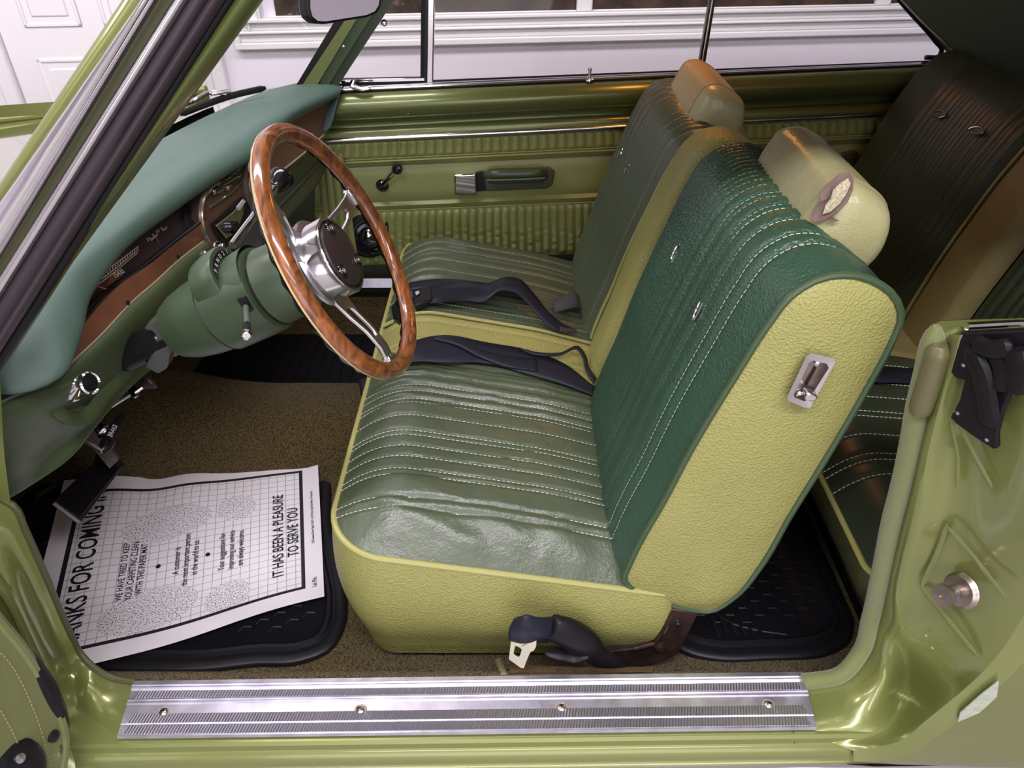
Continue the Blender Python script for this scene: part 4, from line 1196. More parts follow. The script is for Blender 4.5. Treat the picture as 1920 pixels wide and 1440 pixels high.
# painted lower dash
T_ = [AZ(*s) for s in ((-60, 790, .48), (15, 748, .478), (105, 712, .455), (135, 680, .451), (180, 637, .451), (252, 562, .451), (287, 532, .451), (340, 484, .451), (388, 449, .451))]
M_ = [AZ(*s) for s in ((-60, 890, .39), (25, 855, .385), (100, 805, .38), (160, 757, .375), (210, 705, .375), (262, 650, .375), (300, 610, .38), (345, 560, .39), (392, 500, .40))]
M2 = [AZ(*s) for s in ((-60, 935, .34), (18, 905, .335), (82, 862, .325), (150, 808, .325), (192, 757, .325), (230, 705, .33), (268, 668, .335), (320, 620, .345), (370, 560, .36))]
B_ = [AZ(*s) for s in ((-60, 965, .31), (12, 938, .305), (62, 908, .30), (130, 860, .30), (168, 812, .30), (205, 765, .30), (243, 722, .30), (285, 688, .31), (330, 655, .33))]
U_ = [p + V((-.035, .01, .004)) for p in B_]
T2 = [p + V((-.006, 0, -.001)) for p in T_]
m = MB(); m.grid(loft([T2, T_, M_, M2, B_, U_], 60, 30)); lo = m.build('lower_panel', DASHPAINT, dash, smooth=180)
# pressed ridge around the light switch
m = MB(); m.tube(crv([AZ(62, 732, .462) + V((.0, 0, 0)), AZ(88, 757, .425), AZ(120, 780, .398), AZ(150, 785, .375), AZ(200, 735, .36), AZ(262, 668, .355), AZ(300, 628, .36)], 40), .012, 10, flat=.5, up=(1, 0, .3)); m.build('pressed_ridge', DASHPAINT, lo)

# headlamp switch
kx = V((.93, -.25, .28)).normalized()
k0 = AZ(131, 722, .425)
m = MB(); m.lathe([(.0225, 0), (.0235, .003), (.021, .006), (.0215, .008), (.016, .011), (.012, .014), (.0065, .018), (.006, .030), (.011, .031), (.0155, .034), (.016, .039), (.014, .041), (.0125, .039), (.0001, .0385)], k0, kx, 28); lk = m.build('light_switch', CHROME, dash)
m = MB(); m.lathe([(.012, .0392), (.0001, .0396)], k0, kx, 20); m.build('switch_face', BLACKG, lk)
ridge = MB()
aa = V((0, 0, 1)) - kx * kx.z; aa.normalize(); bb_ = kx.cross(aa)
for k in range(16):
    a = 2 * math.pi * k / 16; d = aa * math.cos(a) + bb_ * math.sin(a)
    ridge.tube([k0 + kx * .010 + d * .0165, k0 + kx * .0155 + d * .0085], .0012, 5)
rg_ = ridge.build('switch_flutes', CHROME, lk); rg_['kind'] = 'stuff'
# ignition and wiper knobs
for px, py, r in ((371, 479, .0155), (402, 463, .011)):
    p = AZ(px, py, .432) + V((.004, 0, 0)); ax = V((.9, -.15, .3)).normalized()
    m = MB(); m.lathe([(r, 0), (r * 1.05, .003), (r * .95, .006), (r * .78, .007), (r * .72, .004), (r * .4, .004), (r * .42, .014), (r * .3, .016), (.0001, .016)], p, ax, 24); kb = m.build('dash_knob', CHROME, dash)
    m = MB(); m.lathe([(r * .72, .0045), (r * .45, .0045)], p, ax, 20, caps=False); m.build('knob_recess', BLACKG, kb)

# centre cluster
q0, q1, q2 = AZ(384, 449, .452), AZ(402, 346, .520), AZ(535, 318, .452)
QN = (q1 - q0).cross(q2 - q0).normalized()
if QN.x < 0: QN = -QN
def Q(px, py, lift=0.0): return AP(px, py, q0 + QN * lift, QN)
e_ = lambda x, y: (360 + x / 7.385, 280 + y / 7.385)
cc = dash
m = MB(); m.prism([Q(x, y, 0) for x, y in ((384, 449), (376, 400), (384, 365), (402, 345), (472, 296), (500, 300), (498, 360), (480, 420), (440, 462), (408, 470))], -QN * .02); ccp = m.build('centre_cluster', mat('brown cluster plate', (.10, .055, .04), .4), dash)
loopc = [e_(370, 450), e_(240, 560), e_(160, 720), e_(140, 900), e_(165, 1080), e_(235, 1260), e_(330, 1390), e_(480, 1400), e_(640, 1270), e_(840, 980), e_(850, 820), e_(800, 700), e_(765, 560), e_(750, 380), e_(770, 190)]
m = MB(); m.tube(crv([Q(x, y, .006) for x, y in loopc], 70), .0036, 8); m.build('cluster_ring', mat('bronze ring', (.22, .17, .13), .25, .8), ccp)
m = MB(); m.tube(crv([Q(x - 4, y + 1, .003) for x, y in loopc], 70), .0045, 8); m.build('cluster_ring_bezel', mat('brown bezel', (.07, .05, .045), .3), ccp)
m = MB(); m.prism([Q(x, y, .003) for x, y in (e_(300, 620), e_(360, 470), e_(770, 180), e_(735, 380), e_(715, 405), e_(270, 665))], QN * .001); hc = m.build('heater_control', GAUGE, ccp)
for pts in ([e_(440, 500), e_(640, 370)], [e_(640, 395), e_(670, 355)], [e_(470, 420), e_(530, 380)], [e_(560, 345), e_(600, 315)], [e_(620, 300), e_(655, 275)], [e_(350, 500), e_(380, 475)], [e_(350, 600), e_(430, 560)], [e_(380, 570), e_(385, 610)], [e_(470, 545), e_(545, 500)]):
    m = MB(); m.tube([Q(x, y, .005) for x, y in pts], .0017, 6); m.build('heater_marking', CHROME_R, hc)
for x, y in (e_(300, 590), e_(490, 535)):
    m = MB(); m.box(Q(x, y, .006), (.006, .009, .008)); m.build('heater_slider', CHROME, hc, bevel=.001)
m = MB(); m.tube([Q(*e_(240, 805), .004), Q(*e_(560, 590), .004), Q(*e_(730, 400), .004)], .0014, 6); m.build('cluster_line', CHROME_R, ccp)
m = MB(); m.prism([Q(x, y, .003) for x, y in (e_(250, 1040), e_(680, 650), e_(830, 800), e_(780, 980), e_(560, 1290), e_(420, 1330))], QN * .001); rd = m.build('radio', BLACK, ccp)
m = MB(); m.prism([Q(x, y, .005) for x, y in (e_(320, 1060), e_(560, 870), e_(690, 700), e_(720, 720), e_(700, 900), e_(610, 1150), e_(470, 1235))], QN * .002); m.build('radio_face', CHROME_R, rd, bevel=.001)
m = MB(); m.prism([Q(x, y, .006) for x, y in (e_(600, 800), e_(690, 690), e_(725, 725), e_(640, 850))], QN * .004); m.build('radio_display', mat('grey plastic', (.45, .43, .45), .3), rd, bevel=.001)
m = MB(); m.lathe([(.012, 0), (.0125, .004), (.011, .014), (.009, .016), (.0001, .016)], Q(*e_(530, 1080), .006), QN, 24); m.build('radio_knob', BLACKG, rd)
# passenger side of the dash: brown glovebox trim and painted panel
pt = [Lp[8] + V((-.012, 0, -.004)), Lp[9] + V((-.012, 0, -.004)), Lp[10] + V((-.02, 0, -.004))]
pb = [AZ(478, 356, .455), AZ(527, 320, .455), AZ(580, 277, .455), AZ(606, 252, .455)]
ptf = crv(pt, 20); pbf = crv(pb, 20)
m = MB(); m.grid([ptf, pbf]); m.build('glovebox_trim', mat('brown glovebox trim', (.13, .072, .05), .4), dash)
m = MB(); m.tube([p + V((.002, 0, 0)) for p in pbf], .0022, 6); m.build('glovebox_bead', mat('tan bead', (.38, .34, .24), .35), dash)
pm = crv([AZ(484, 425, .39), AZ(545, 362, .39), AZ(590, 312, .39), AZ(612, 285, .39)], 20)
pl = crv([AZ(492, 462, .35), AZ(552, 398, .35), AZ(596, 345, .35), AZ(615, 310, .35)], 20)
pu = [p + V((-.08, 0, .0)) for p in pl]
m = MB(); m.grid(loft([pbf, [p.lerp(q, .5) for p, q in zip(pbf, pm)], pm, pl, pu], 24, 16)); m.build('glovebox_panel', mat('grey green panel', (.055, .066, .042), .45), dash, smooth=180)
m = MB(); m.tube(crv([p + V((.002, 0, .0)) for p in pm], 20), .003, 6); m.build('panel_fold', mat('grey green fold', (.05, .06, .04), .45), dash)
m = MB(); m.prism([p for p in (Lp[10], Lp[10] + V((-.1, .0, 0)), AZ(600, 252, .455) + V((-.06, 0, 0)), AZ(606, 252, .45), AZ(618, 240, .47), AZ(626, 220, .49))], (0, .02, 0)); m.build('dash_end_cap', mat('dark teal end cap', (.02, .06, .055), .4), dash)
# dark underside
m = MB(); m.grid([[AZ(130, 860, .30) + V((-.05, 0, .01)), AZ(330, 655, .33) + V((-.05, 0, .01)), AZ(492, 462, .35) + V((-.06, 0, 0)), AZ(615, 310, .35) + V((-.06, 0, 0))], [V((-.98, .2, .35)), V((-.98, .55, .37)), V((-.98, .9, .37)), V((-.98, 1.3, .37))]]); m.build('dash_underside', BLACK, dash)

# ================================================================ steering column and wheel
EL = R(25.6)
CW = V((-.241, .395, .553))
WNn = V((math.cos(EL), 0, math.sin(EL))); E1 = V((0, 1, 0)); E2 = WNn.cross(E1)
def LW(x, y, h): return CW + E1 * x + E2 * y + WNn * h
colm = thing('steering_column', 'green steering column shroud with turn signal and shift levers', 'steering column', LW(0, 0, -.25) - V((0, 0, .08)))
m = MB(); m.lathe([(.030, -.050), (.046, -.058), (.054, -.075), (.058, -.10), (.059, -.122), (.057, -.124)], CW, WNn, 48); m.build('column_collar', COLPAINT, colm)
m = MB(); m.lathe([(.056, -.122), (.056, -.132)], CW, WNn, 40); m.build('column_gap', BLACK, colm)
m = MB(); m.lathe([(.057, -.128), (.064, -.130), (.0655, -.15), (.0645, -.212), (.0615, -.2135), (.061, -.218), (.058, -.25), (.052, -.28), (.044, -.300), (.03, -.305)], CW, WNn, 48); cs = m.build('column_shroud', COLPAINT, colm)
m = MB(); m.lathe([(.0635, -.2125), (.0645, -.2142), (.0615, -.216)], CW, WNn, 48, caps=False); m.build('shroud_joint', BLACK, cs)
m = MB(); m.lathe([(.026, -.28), (.026, -.60)], CW, WNn, 20); m.build('column_tube', BLACK, colm)
# raised gear indicator hood on top
def SH(a, s_, r): return CW - WNn * s_ + (E1 * math.sin(R(a)) + E2 * math.cos(R(a))) * r
def arch(a): return .0205 * max(0.0, 1 - (abs(a + 4) / 46.0) ** 3.2)
angs = list(range(-52, 46, 4))
rows = [[SH(a, .166, .060) for a in angs], [SH(a, .166, .0635 + arch(a)) for a in angs], [SH(a, .170, .0650 + arch(a)) for a in angs], [SH(a, .190, .0645 + arch(a) * .95) for a in angs], [SH(a, .208, .0635 + arch(a) * .75) for a in angs], [SH(a, .213, .0600) for a in angs]]
m = MB(); m.grid(rows); m.build('indicator_hood', COLPAINT, colm, smooth=40)
# sloping apron from the collar to the window
rows = [[SH(a, .131, .0645 + arch(a) * .25) for a in angs], [SH(a, .150, .0650 + arch(a) * .15) for a in angs], [SH(a, .166, .0640 + arch(a) * .10) for a in angs]]
m = MB(); m.grid(rows); m.build('indicator_apron', COLPAINT, colm, smooth=60)
wa = list(range(-34, 28, 3))
m = MB(); m.grid([[SH(a, .1645, .0655) for a in wa], [SH(a, .1645, .0655 + .013 * max(.15, 1 - (abs(a + 4) / 33.0) ** 4)) for a in wa]]); ind = m.build('gear_indicator', BLACKG, colm)
for ch, a in zip('PRND21', (-26, -17, -8, 1, 10, 19)):
    c_ = SH(a, .1632, .0722); rd_ = (E1 * math.sin(R(a)) + E2 * math.cos(R(a))); tg_ = (E1 * math.cos(R(a)) - E2 * math.sin(R(a)))
    text_on(ch, .0095, 'gear_letter', PRINT, ind, lambda u, v, c_=c_, rd_=rd_, tg_=tg_: c_ + tg_ * u + rd_ * v, .9)
# turn signal slot and stalk
tn = (AY(460, 572, .33) - SH(0, .2, 0)); 
tc_ = AY(462, 571, .395 - .0625); tdir = (V((0, -1, .12))).normalized(); tu = WNn; tv = tdir.cross(tu)
m = MB(); m.prism([AY(x, y, .395 - .0655) for x, y in ((444, 562), (459, 557), (476, 581), (462, 589))], (0, .004, 0)); m.build('signal_slot', BLACK, colm)
s0 = AY(461, 572, .335); s1 = AY(463, 608, .27); s2 = AY(462, 630, .235)
m = MB(); m.tube([s0, s0.lerp(s1, .5), s1], [.0042, .0038, .0042], 12); st = m.build('signal_lever', mat('grey green lever', (.10, .13, .10), .35), colm)
m = MB(); m.tube([s1, s1.lerp(s2, .4), s1.lerp(s2, .8)], [.0048, .0058, .0068], 14); m.build('lever_collar', BLACKG, st)
m = MB(); d_ = (s2 - s1).normalized(); m.lathe([(.0068, 0), (.0078, .002), (.0078, .005), (.005, .0075), (.0001, .008)], s1.lerp(s2, .78), d_, 18); m.build('lever_tip', CHROME, st)
# shift lever
g0_ = AY(436, 460, .455); g1_ = AY(517, 350, .60); g2_ = AY(523, 326, .625)
m = MB(); m.tube([g0_, g0_.lerp(g1_, .5), g1_], [.0065, .006, .0075], 14); sl = m.build('shift_lever', CHROME, colm)
gd = (g1_ - g0_).normalized()
m = MB(); m.lathe([(.009, -.004), (.0125, .0), (.017, .012), (.021, .020), (.0205, .026), (.014, .031), (.0001, .033)], g1_, gd, 24); m.build('shift_knob', BLACKG, sl)
# bracket below the column
m = MB(); m.prism([AY(x, y, .37) for x, y in ((268, 618), (285, 603), (322, 572), (336, 585), (330, 640), (320, 655), (312, 692), (296, 702), (282, 695), (270, 690), (288, 655), (290, 628), (284, 622))], (0, .03, 0)); br = m.build('column_bracket', mat('dark grey green bracket', (.07, .078, .068), .4), colm, bevel=.003)
m = MB(); m.lathe([(.003, 0), (.003, .002), (.0001, .0028)], AY(292, 633, .369), (0, -1, 0), 12); m.build('screw', SCREW, br)
m = MB(); m.prism([AY(x, y, .40) for x, y in ((318, 640), (356, 625), (380, 648), (320, 672))], (0, .02, 0)); m.build('support_plate', mat('grey olive plate', (.16, .16, .10), .4), colm, bevel=.001)
m = MB(); m.tube([AY(316, 644, .395), AY(356, 626, .395)], .003, 8); m.build('support_edge', SCREW, colm)

sw = thing('steering_wheel', 'wood rimmed three-spoke steering wheel with brushed metal spokes', 'steering wheel', LW(0, -.2, 0))
RM, rm = .1795, .0128
WOODM = bpy.data.materials.new('glossy steering wheel wood'); WOODM.use_nodes = True
nt = WOODM.node_tree; b = nt.nodes['Principled BSDF']
geo = nt.nodes.new('ShaderNodeNewGeometry')
nz = nt.nodes.new('ShaderNodeTexNoise'); nz.inputs['Scale'].default_value = 55; nz.inputs['Detail'].default_value = 8; nz.inputs['Distortion'].default_value = 2.5
mp = nt.nodes.new('ShaderNodeMapping'); mp.inputs['Scale'].default_value = (1, .35, .35)
nt.links.new(geo.outputs['Position'], mp.inputs[0]); nt.links.new(mp.outputs[0], nz.inputs['Vector'])
cr_ = nt.nodes.new('ShaderNodeValToRGB')
cr_.color_ramp.elements[0].position = .32; cr_.color_ramp.elements[0].color = (.085, .025, .008, 1)
cr_.color_ramp.elements[1].position = .68; cr_.color_ramp.elements[1].color = (.36, .115, .028, 1)
nt.links.new(nz.outputs[0], cr_.inputs[0]); nt.links.new(cr_.outputs[0], b.inputs['Base Color'])
b.inputs['Roughness'].default_value = .3; b.inputs['Coat Weight'].default_value = .9; b.inputs['Coat Roughness'].default_value = .06
NR = 180
def rimrow(f0, f1, nphi, rad, wob=0):
    rows = []
    for i in range(NR):
        t = 2 * math.pi * i / NR
        dr = E1 * math.cos(t) + E2 * math.sin(t)
        row = []
        for k in range(nphi):
            ph = R(f0 + (f1 - f0) * k / (nphi - 1))
            r_ = rad
            if wob:
                e = math.sin(math.pi * k / (nphi - 1))
                r_ = rad * (1 + wob * e * math.sin(t * 36))
            row.append(CW + dr * (RM + r_ * math.cos(ph)) + WNn * (r_ * math.sin(ph)))
        rows.append(row)
    return rows
m = MB(); m.grid(rimrow(-12, 205, 22, rm), closed_v=True); m.build('wood_rim', WOODM, sw, smooth=180)
m = MB(); m.grid(rimrow(205, 348, 14, rm * 1.01, .13), closed_v=True); m.build('black_rim_back', BLACKG, sw, smooth=180)
m = MB(); m.grid(rimrow(-20, -6, 4, rm * 1.025), closed_v=True); m.build('maple_inlay', mat('pale maple line', (.62, .47, .24), .4), sw, smooth=180)
# spokes
def spoke(ang):
    a = R(ang); dr = E1 * math.cos(a) + E2 * math.sin(a); tg = -E1 * math.sin(a) + E2 * math.cos(a)
    hh = lambda r: -.034 + .030 * sm((r - .05) / .1)
    outer = [(.045, -.030), (.06, -.024), (.085, -.019), (.115, -.016), (.145, -.0135), (.168, -.012), (.168, .012), (.145, .0135), (.115, .016), (.085, .019), (.06, .024), (.045, .030)]
    inner = [(.072, -.004), (.075, -.011), (.085, -.0115), (.105, -.0095), (.118, -.008), (.126, -.004), (.126, .004), (.118, .008), (.105, .0095), (.085, .0115), (.075, .011), (.072, .004)]
    o1 = [CW + dr * r + tg * t + WNn * hh(r) for r, t in outer]; i1 = [CW + dr * r + tg * t + WNn * hh(r) for r, t in inner]
    th = WNn * -.005
    m_ = MB(); m_.grid([o1, i1, [p + th for p in i1], [p + th for p in o1]], closed_u=True, closed_v=True)
    s_ = m_.build('spoke', ALU, sw, smooth=30, bevel=.0008)
    m_ = MB(); rot = Matrix((dr, tg, WNn)).transposed()
    m_.box(CW + dr * .165 + WNn * -.006, (.012, .030, .014), rot); m_.build('rim_clip', CHROME, s_, bevel=.003)
for a in (8, 128, -112): spoke(a)
m = MB(); m.lathe([(.056, -.045), (.064, -.043), (.066, -.037), (.064, -.034), (.058, -.033)], CW, WNn, 48); hb_ = m.build('hub_flange', ALU, sw)
m = MB(); m.lathe([(.030, -.055), (.056, -.036), (.0575, -.034), (.0575, -.006), (.0560, -.0035), (.0525, -.0035), (.0515, -.007), (.050, -.010), (.0001, -.0105)], CW, WNn, 56); hc_ = m.build('hub_cup', mat('polished hub metal', (.66, .64, .66), .16, 1.0), sw)
m = MB(); m.lathe([(.049, -.011), (.049, -.006), (.047, -.002), (.040, .0), (.0001, .001)], CW, WNn, 48); hcap = m.build('horn_cap', LEATHER, sw)
for a in (75, 195, -45):
    d = E1 * math.cos(R(a)) + E2 * math.sin(R(a))
    m = MB(); m.lathe([(.0115, .0), (.0105, .0016), (.007, .0012), (.0068, -.001)], CW + d * .0385 - WNn * .0005, WNn, 20); m.build('screw_well', BLACKG, hcap)
    m = MB(); m.lathe([(.0055, 0), (.0055, .003), (.0028, .003), (.0026, .0012), (.0001, .0012)], CW + d * .0385 + WNn * .0002, WNn, 16); m.build('cap_screw', SCREW, hcap)

# ================================================================ pedals and under-dash controls
PN = V((.62, -.08, .78)).normalized(); PP = V((-.765, .385, .10))
def PD(px, py, off=0.0): return AP(px, py, PP + PN * off, PN)
bp = thing('brake_pedal', 'wide black ribbed brake pedal hanging over the paper mat', 'pedal', PD(160, 915) - V((0, 0, .05)))
cor = [(204, 843), (230, 876), (150, 982), (98, 944)]
m = MB(); m.prism([PD(x, y, -.012) for x, y in cor], PN * .012); m.build('pedal_pad', RUBBER, bp, bevel=.003)
A0, A1, B0, B1 = [PD(x, y, .001) for x, y in ((202, 848), (226, 877), (105, 942), (148, 974))]
for k in range(9):
    f = (k + .5) / 9
    a = A0.lerp(A1, f); b2 = B0.lerp(B1, f)
    m = MB(); m.tube([a.lerp(b2, .03), b2.lerp(a, .03)], .0026, 6, flat=.8); m.build('rib', RUBBER, bp)
m = MB(); m.tube([PD(101, 944, -.004), PD(149, 980, -.004)], .0035, 6); m.build('pad_trim', mat('grey worn rubber edge', (.22, .20, .21), .4), bp)
m = MB(); m.tube(crv([PD(175, 890, -.02), PD(190, 850, -.06), V((-.88, .40, .35))], 10), .009, 10); m.build('pedal_arm', BLACK, bp)
pk = thing('parking_brake_pedal', 'small ribbed parking brake pedal behind the brake pedal', 'pedal', AY(188, 850, .45) - V((0, 0, .04)))
PQ = AZ(188, 835, .16)
def PK(px, py, off=0.0): return AP(px, py, PQ + PN * off, PN)
m = MB(); m.prism([PK(x, y, -.01) for x, y in ((155, 818), (178, 806), (222, 862), (205, 878))], PN * .01); m.build('pedal_pad', mat('worn pedal rubber', (.06, .05, .045), .5), pk, bevel=.002)
for k in range(6):
    f = (k + .5) / 6
    m = MB(); m.tube([PK(155 + 23 * f, 818 - 12 * f, .001), PK(205 + 17 * f, 878 - 16 * f, .001)], .0018, 6); m.build('rib', mat('pale pedal rib', (.15, .13, .11), .45), pk)
m = MB(); m.tube([PK(165, 815, -.01), V((-.90, .30, .33))], .008, 8); m.build('pedal_arm', BLACK, pk)
ph = thing('parking_brake_release', 'black parking brake release lettered BRAKE under the dashboard', 'brake release', AZ(205, 850, .21))
hp0, hp1 = AZ(192, 846, .22), AZ(233, 776, .24)
pts = crv([hp0, AZ(203, 828, .225), AZ(218, 800, .23), hp1], 16)
m = MB(); m.tube(pts, [.006, .0085, .010, .0105, .0108, .011, .011, .0108, .0105, .010, .0095, .009, .0085, .0075, .006, .0035], 12, flat=.55, up=(.7, 0, .7)); m.build('grip', BLACKG, ph)
hm = pts[7] + V((.004, -.003, .0085)); hu = (pts[11] - pts[3]).normalized(); hn = V((.55, -.35, .75)); hn = (hn - hu * hn.dot(hu)).normalized(); hv = hn.cross(hu)
text_on('BRAKE', .0105, 'lettering', PRINT, ph, lambda u, v: hm + hu * u + hv * v + hn * .002, .8)
m = MB(); m.tube([hp0, hp0 + V((-.10, .03, .06))], .0045, 8); m.build('rod', STEEL, ph)
vh = thing('vent_pull', 'chrome vent pull cup beside the parking brake handle', 'handle', AZ(185, 815, .23))
m = MB(); v0 = AZ(176, 795, .245); v1 = AZ(198, 812, .235); vd = (v1 - v0).normalized()
m.lathe([(.006, 0), (.0075, .004), (.009, .014), (.013, .022), (.0125, .024), (.009, .018), (.0001, .016)], v0, vd, 20); m.build('pull_cup', CHROME, vh)
m = MB(); m.tube([v0 - vd * .06, v0], .004, 8); m.build('pull_rod', STEEL, vh)
hr_ = thing('hood_release', 'zinc bracket with round black hood release knob below the dash', 'knob', AZ(255, 745, .25))
m = MB(); m.prism([AZ(x, y, .272) for x, y in ((232, 722), (245, 714), (255, 722), (258, 736), (262, 742), (254, 748), (244, 744))], (0, 0, .003)); m.build('bracket', SCREW, hr_, bevel=.001)
kb0 = AZ(253, 736, .275); kb1 = AZ(280, 716, .285); kd = (kb1 - kb0).normalized()
m = MB(); m.tube([kb0, kb1], .0035, 8); m.build('stem', SCREW, hr_)
m = MB(); m.lathe([(.005, -.014), (.007, -.010), (.012, -.003), (.015, .0), (.015, .004), (.011, .006), (.0001, .0065)], kb1, kd, 22); m.build('knob', LEATHER, hr_)
m = MB(); m.tube([AZ(198, 768, .28), AZ(243, 740, .28)], .0032, 8); m.build('cable_rod', SCREW, hr_)
# ================================================================ sill plate
sill = thing('sill_plate', 'scuffed ribbed aluminium sill plate across the driver doorway', 'sill plate', (-.06, .03, -.003))
sa, sb, sc_, sd = AZ(252, 1277, .001), AZ(1504, 1260, .001), AZ(1531, 1368, .001), AZ(220, 1385, .001)
def SP(u, v, h=0.0):
    a = sa.lerp(sb, u); b = sd.lerp(sc_, u); p = a.lerp(b, v); return V((p.x, p.y, .001 + h))
vp = [(0, .0), (.01, .002), (.08, .0025), (.10, .0045), (.12, .003), (.15, .0045), (.17, .0025), (.19, .0016), (.33, .0016), (.345, .004), (.365, .0045), (.38, .003), (.41, .0045), (.43, .0045), (.45, .0025), (.60, .0022), (.61, .0035), (.77, .003), (.785, .0022), (.80, .003), (.95, .0026), (.965, .0045), (.985, .0045), (1, -.001)]
m = MB(); m.grid([[SP(u / 40, v, h) for u in range(41)] for v, h in vp]); m.build('plate', ALUSILL, sill, smooth=25)
KN = mat('knurled aluminium', (.58, .56, .66), .36, .95)
nt = KN.node_tree; wv = nt.nodes.new('ShaderNodeTexWave'); wv.inputs['Scale'].default_value = 75; g_ = nt.nodes.new('ShaderNodeNewGeometry'); bp_ = nt.nodes.new('ShaderNodeBump'); bp_.inputs['Distance'].default_value = .002; bp_.inputs['Strength'].default_value = .9
mp = nt.nodes.new('ShaderNodeMapping'); mp.inputs['Rotation'].default_value = (0, 0, R(12)); nt.links.new(g_.outputs['Position'], mp.inputs[0]); nt.links.new(mp.outputs[0], wv.inputs['Vector']); nt.links.new(wv.outputs[1], bp_.inputs['Height']); nt.links.new(bp_.outputs[0], nt.nodes['Principled BSDF'].inputs['Normal'])
for v0, v1, h in ((.205, .325, .0019), (.615, .765, .0036), (.805, .945, .0032)):
    m = MB(); m.prism([SP(.012, v0, h - .0005), SP(.988, v0, h - .0005), SP(.992, v1, h - .0005), SP(.008, v1, h - .0005)], (0, 0, .001)); m.build('knurled_band', KN, sill)
for px, py in ((307, 1335), (676, 1331), (1053, 1327), (1441, 1321)):
    p = AZ(px, py, .0035)
    m = MB(); m.lathe([(.0065, 0), (.0062, .0015), (.004, .003), (.0012, .0036), (.001, .0028), (.0001, .0028)], p, (0, 0, 1), 18); s_ = m.build('screw', SCREW, sill)
    m = MB(); m.box(p + V((0, 0, .0033)), (.006, .0012, .001)); m.build('slot', BLACK, s_)
    m = MB(); m.lathe([(.010, 0), (.0085, .0006), (.007, .0006)], p - V((0, 0, .0004)), (0, 0, 1), 18, caps=False); m.build('rust_ring', mat('rust stain', (.28, .15, .09), .7, var=(200, .8, (.5, .45, .45, 1))), s_)

# ================================================================ carpet
CARP = bpy.data.materials.new('brown olive loop carpet'); CARP.use_nodes = True
nt = CARP.node_tree; b = nt.nodes['Principled BSDF']; b.inputs['Roughness'].default_value = .95; b.inputs['Specular IOR Level'].default_value = .15; b.inputs['Sheen Weight'].default_value = .1
geo = nt.nodes.new('ShaderNodeNewGeometry')
vo = nt.nodes.new('ShaderNodeTexVoronoi'); vo.inputs['Scale'].default_value = 300
dn = nt.nodes.new('ShaderNodeTexNoise'); dn.inputs['Scale'].default_value = 42
mxv = nt.nodes.new('ShaderNodeVectorMath'); mxv.operation = 'MULTIPLY_ADD'; mxv.inputs[1].default_value = (.006, .006, .006)
nt.links.new(geo.outputs['Position'], dn.inputs['Vector']); nt.links.new(dn.outputs[1], mxv.inputs[0]); nt.links.new(geo.outputs['Position'], mxv.inputs[2]); nt.links.new(mxv.outputs[0], vo.inputs['Vector'])
rp_ = nt.nodes.new('ShaderNodeValToRGB'); rp_.color_ramp.elements[0].position = .15; rp_.color_ramp.elements[0].color = (.165, .12, .045, 1); rp_.color_ramp.elements[1].position = .75; rp_.color_ramp.elements[1].color = (.045, .031, .012, 1)
nt.links.new(vo.outputs['Distance'], rp_.inputs[0]); nt.links.new(rp_.outputs[0], b.inputs['Base Color'])
bm_ = nt.nodes.new('ShaderNodeBump'); bm_.invert = True; bm_.inputs['Distance'].default_value = .004; bm_.inputs['Strength'].default_value = .9
nt.links.new(vo.outputs['Distance'], bm_.inputs['Height']); nt.links.new(bm_.outputs[0], b.inputs['Normal'])
FZ = -.130
def cz(x, y):
    z = FZ
    z += .13 * math.exp(-((y - .79) / .125) ** 4) * (1 + .5 * sm((-.55 - x) / .4))     # tunnel
    z += .126 * sm((.155 - y) / .07)                                                    # up to the near sill
    z += .12 * sm((y - 1.24) / .07)
    z += .42 * sm((-1.04 - x) / .28) ** 1.3 * 1.0                                        # toe board
    z += .012 * sm((x + .3) / .2) * math.exp(-((y - .16) / .03) ** 2)
    z += .003 * noise.noise((x * 9, y * 9, 0))
    return z
rows = []
for i in range(90):
    x = -1.34 + 1.98 * i / 89
    rows.append([V((x, y, cz(x, y))) for y in [.070 + 1.225 * (j / 99) for j in range(100)]])
m = MB(); m.grid(rows); cp = m.build('carpet', CARP, None, smooth=180)
tag(cp, 'brown olive looped carpet covering the car floor and tunnel', 'carpet')
# bound end of the front carpet and worn padding beside it
m = MB(); m.tube([AZ(935, 1240, -.07), AZ(940, 1252, -.045), AZ(945, 1268, -.008)], .006, 8); m.build('carpet_binding', mat('olive binding', (.25, .21, .10), .8), cp)
PADM = mat('frayed carpet padding', (.16, .085, .03), .95, bump=('noise', 250, 1, .004), var=(60, .7, (.07, .035, .015, 1)))
m = MB(); m.grid(loft([[AZ(955, 1262, -.004), AZ(1080, 1262, -.004), AZ(1225, 1260, -.004)], [AZ(957, 1246, -.035), AZ(1080, 1250, -.03), AZ(1225, 1250, -.03)]], 30, 6)); m.build('carpet_padding', PADM, cp)
# carpeted riser below the rear seat
m = MB()
rr_ = loft([[V((.66, .12, FZ - .01)), V((.66, .7, FZ - .01)), V((.66, 1.3, FZ - .01))], [V((.635, .12, -.05)), V((.635, .7, -.05)), V((.635, 1.3, -.05))], [V((.575, .12, .085)), V((.575, .7, .085)), V((.575, 1.3, .085))]], 20, 8)
m.grid(rr_); m.build('carpet_riser', CARP, cp, smooth=180)

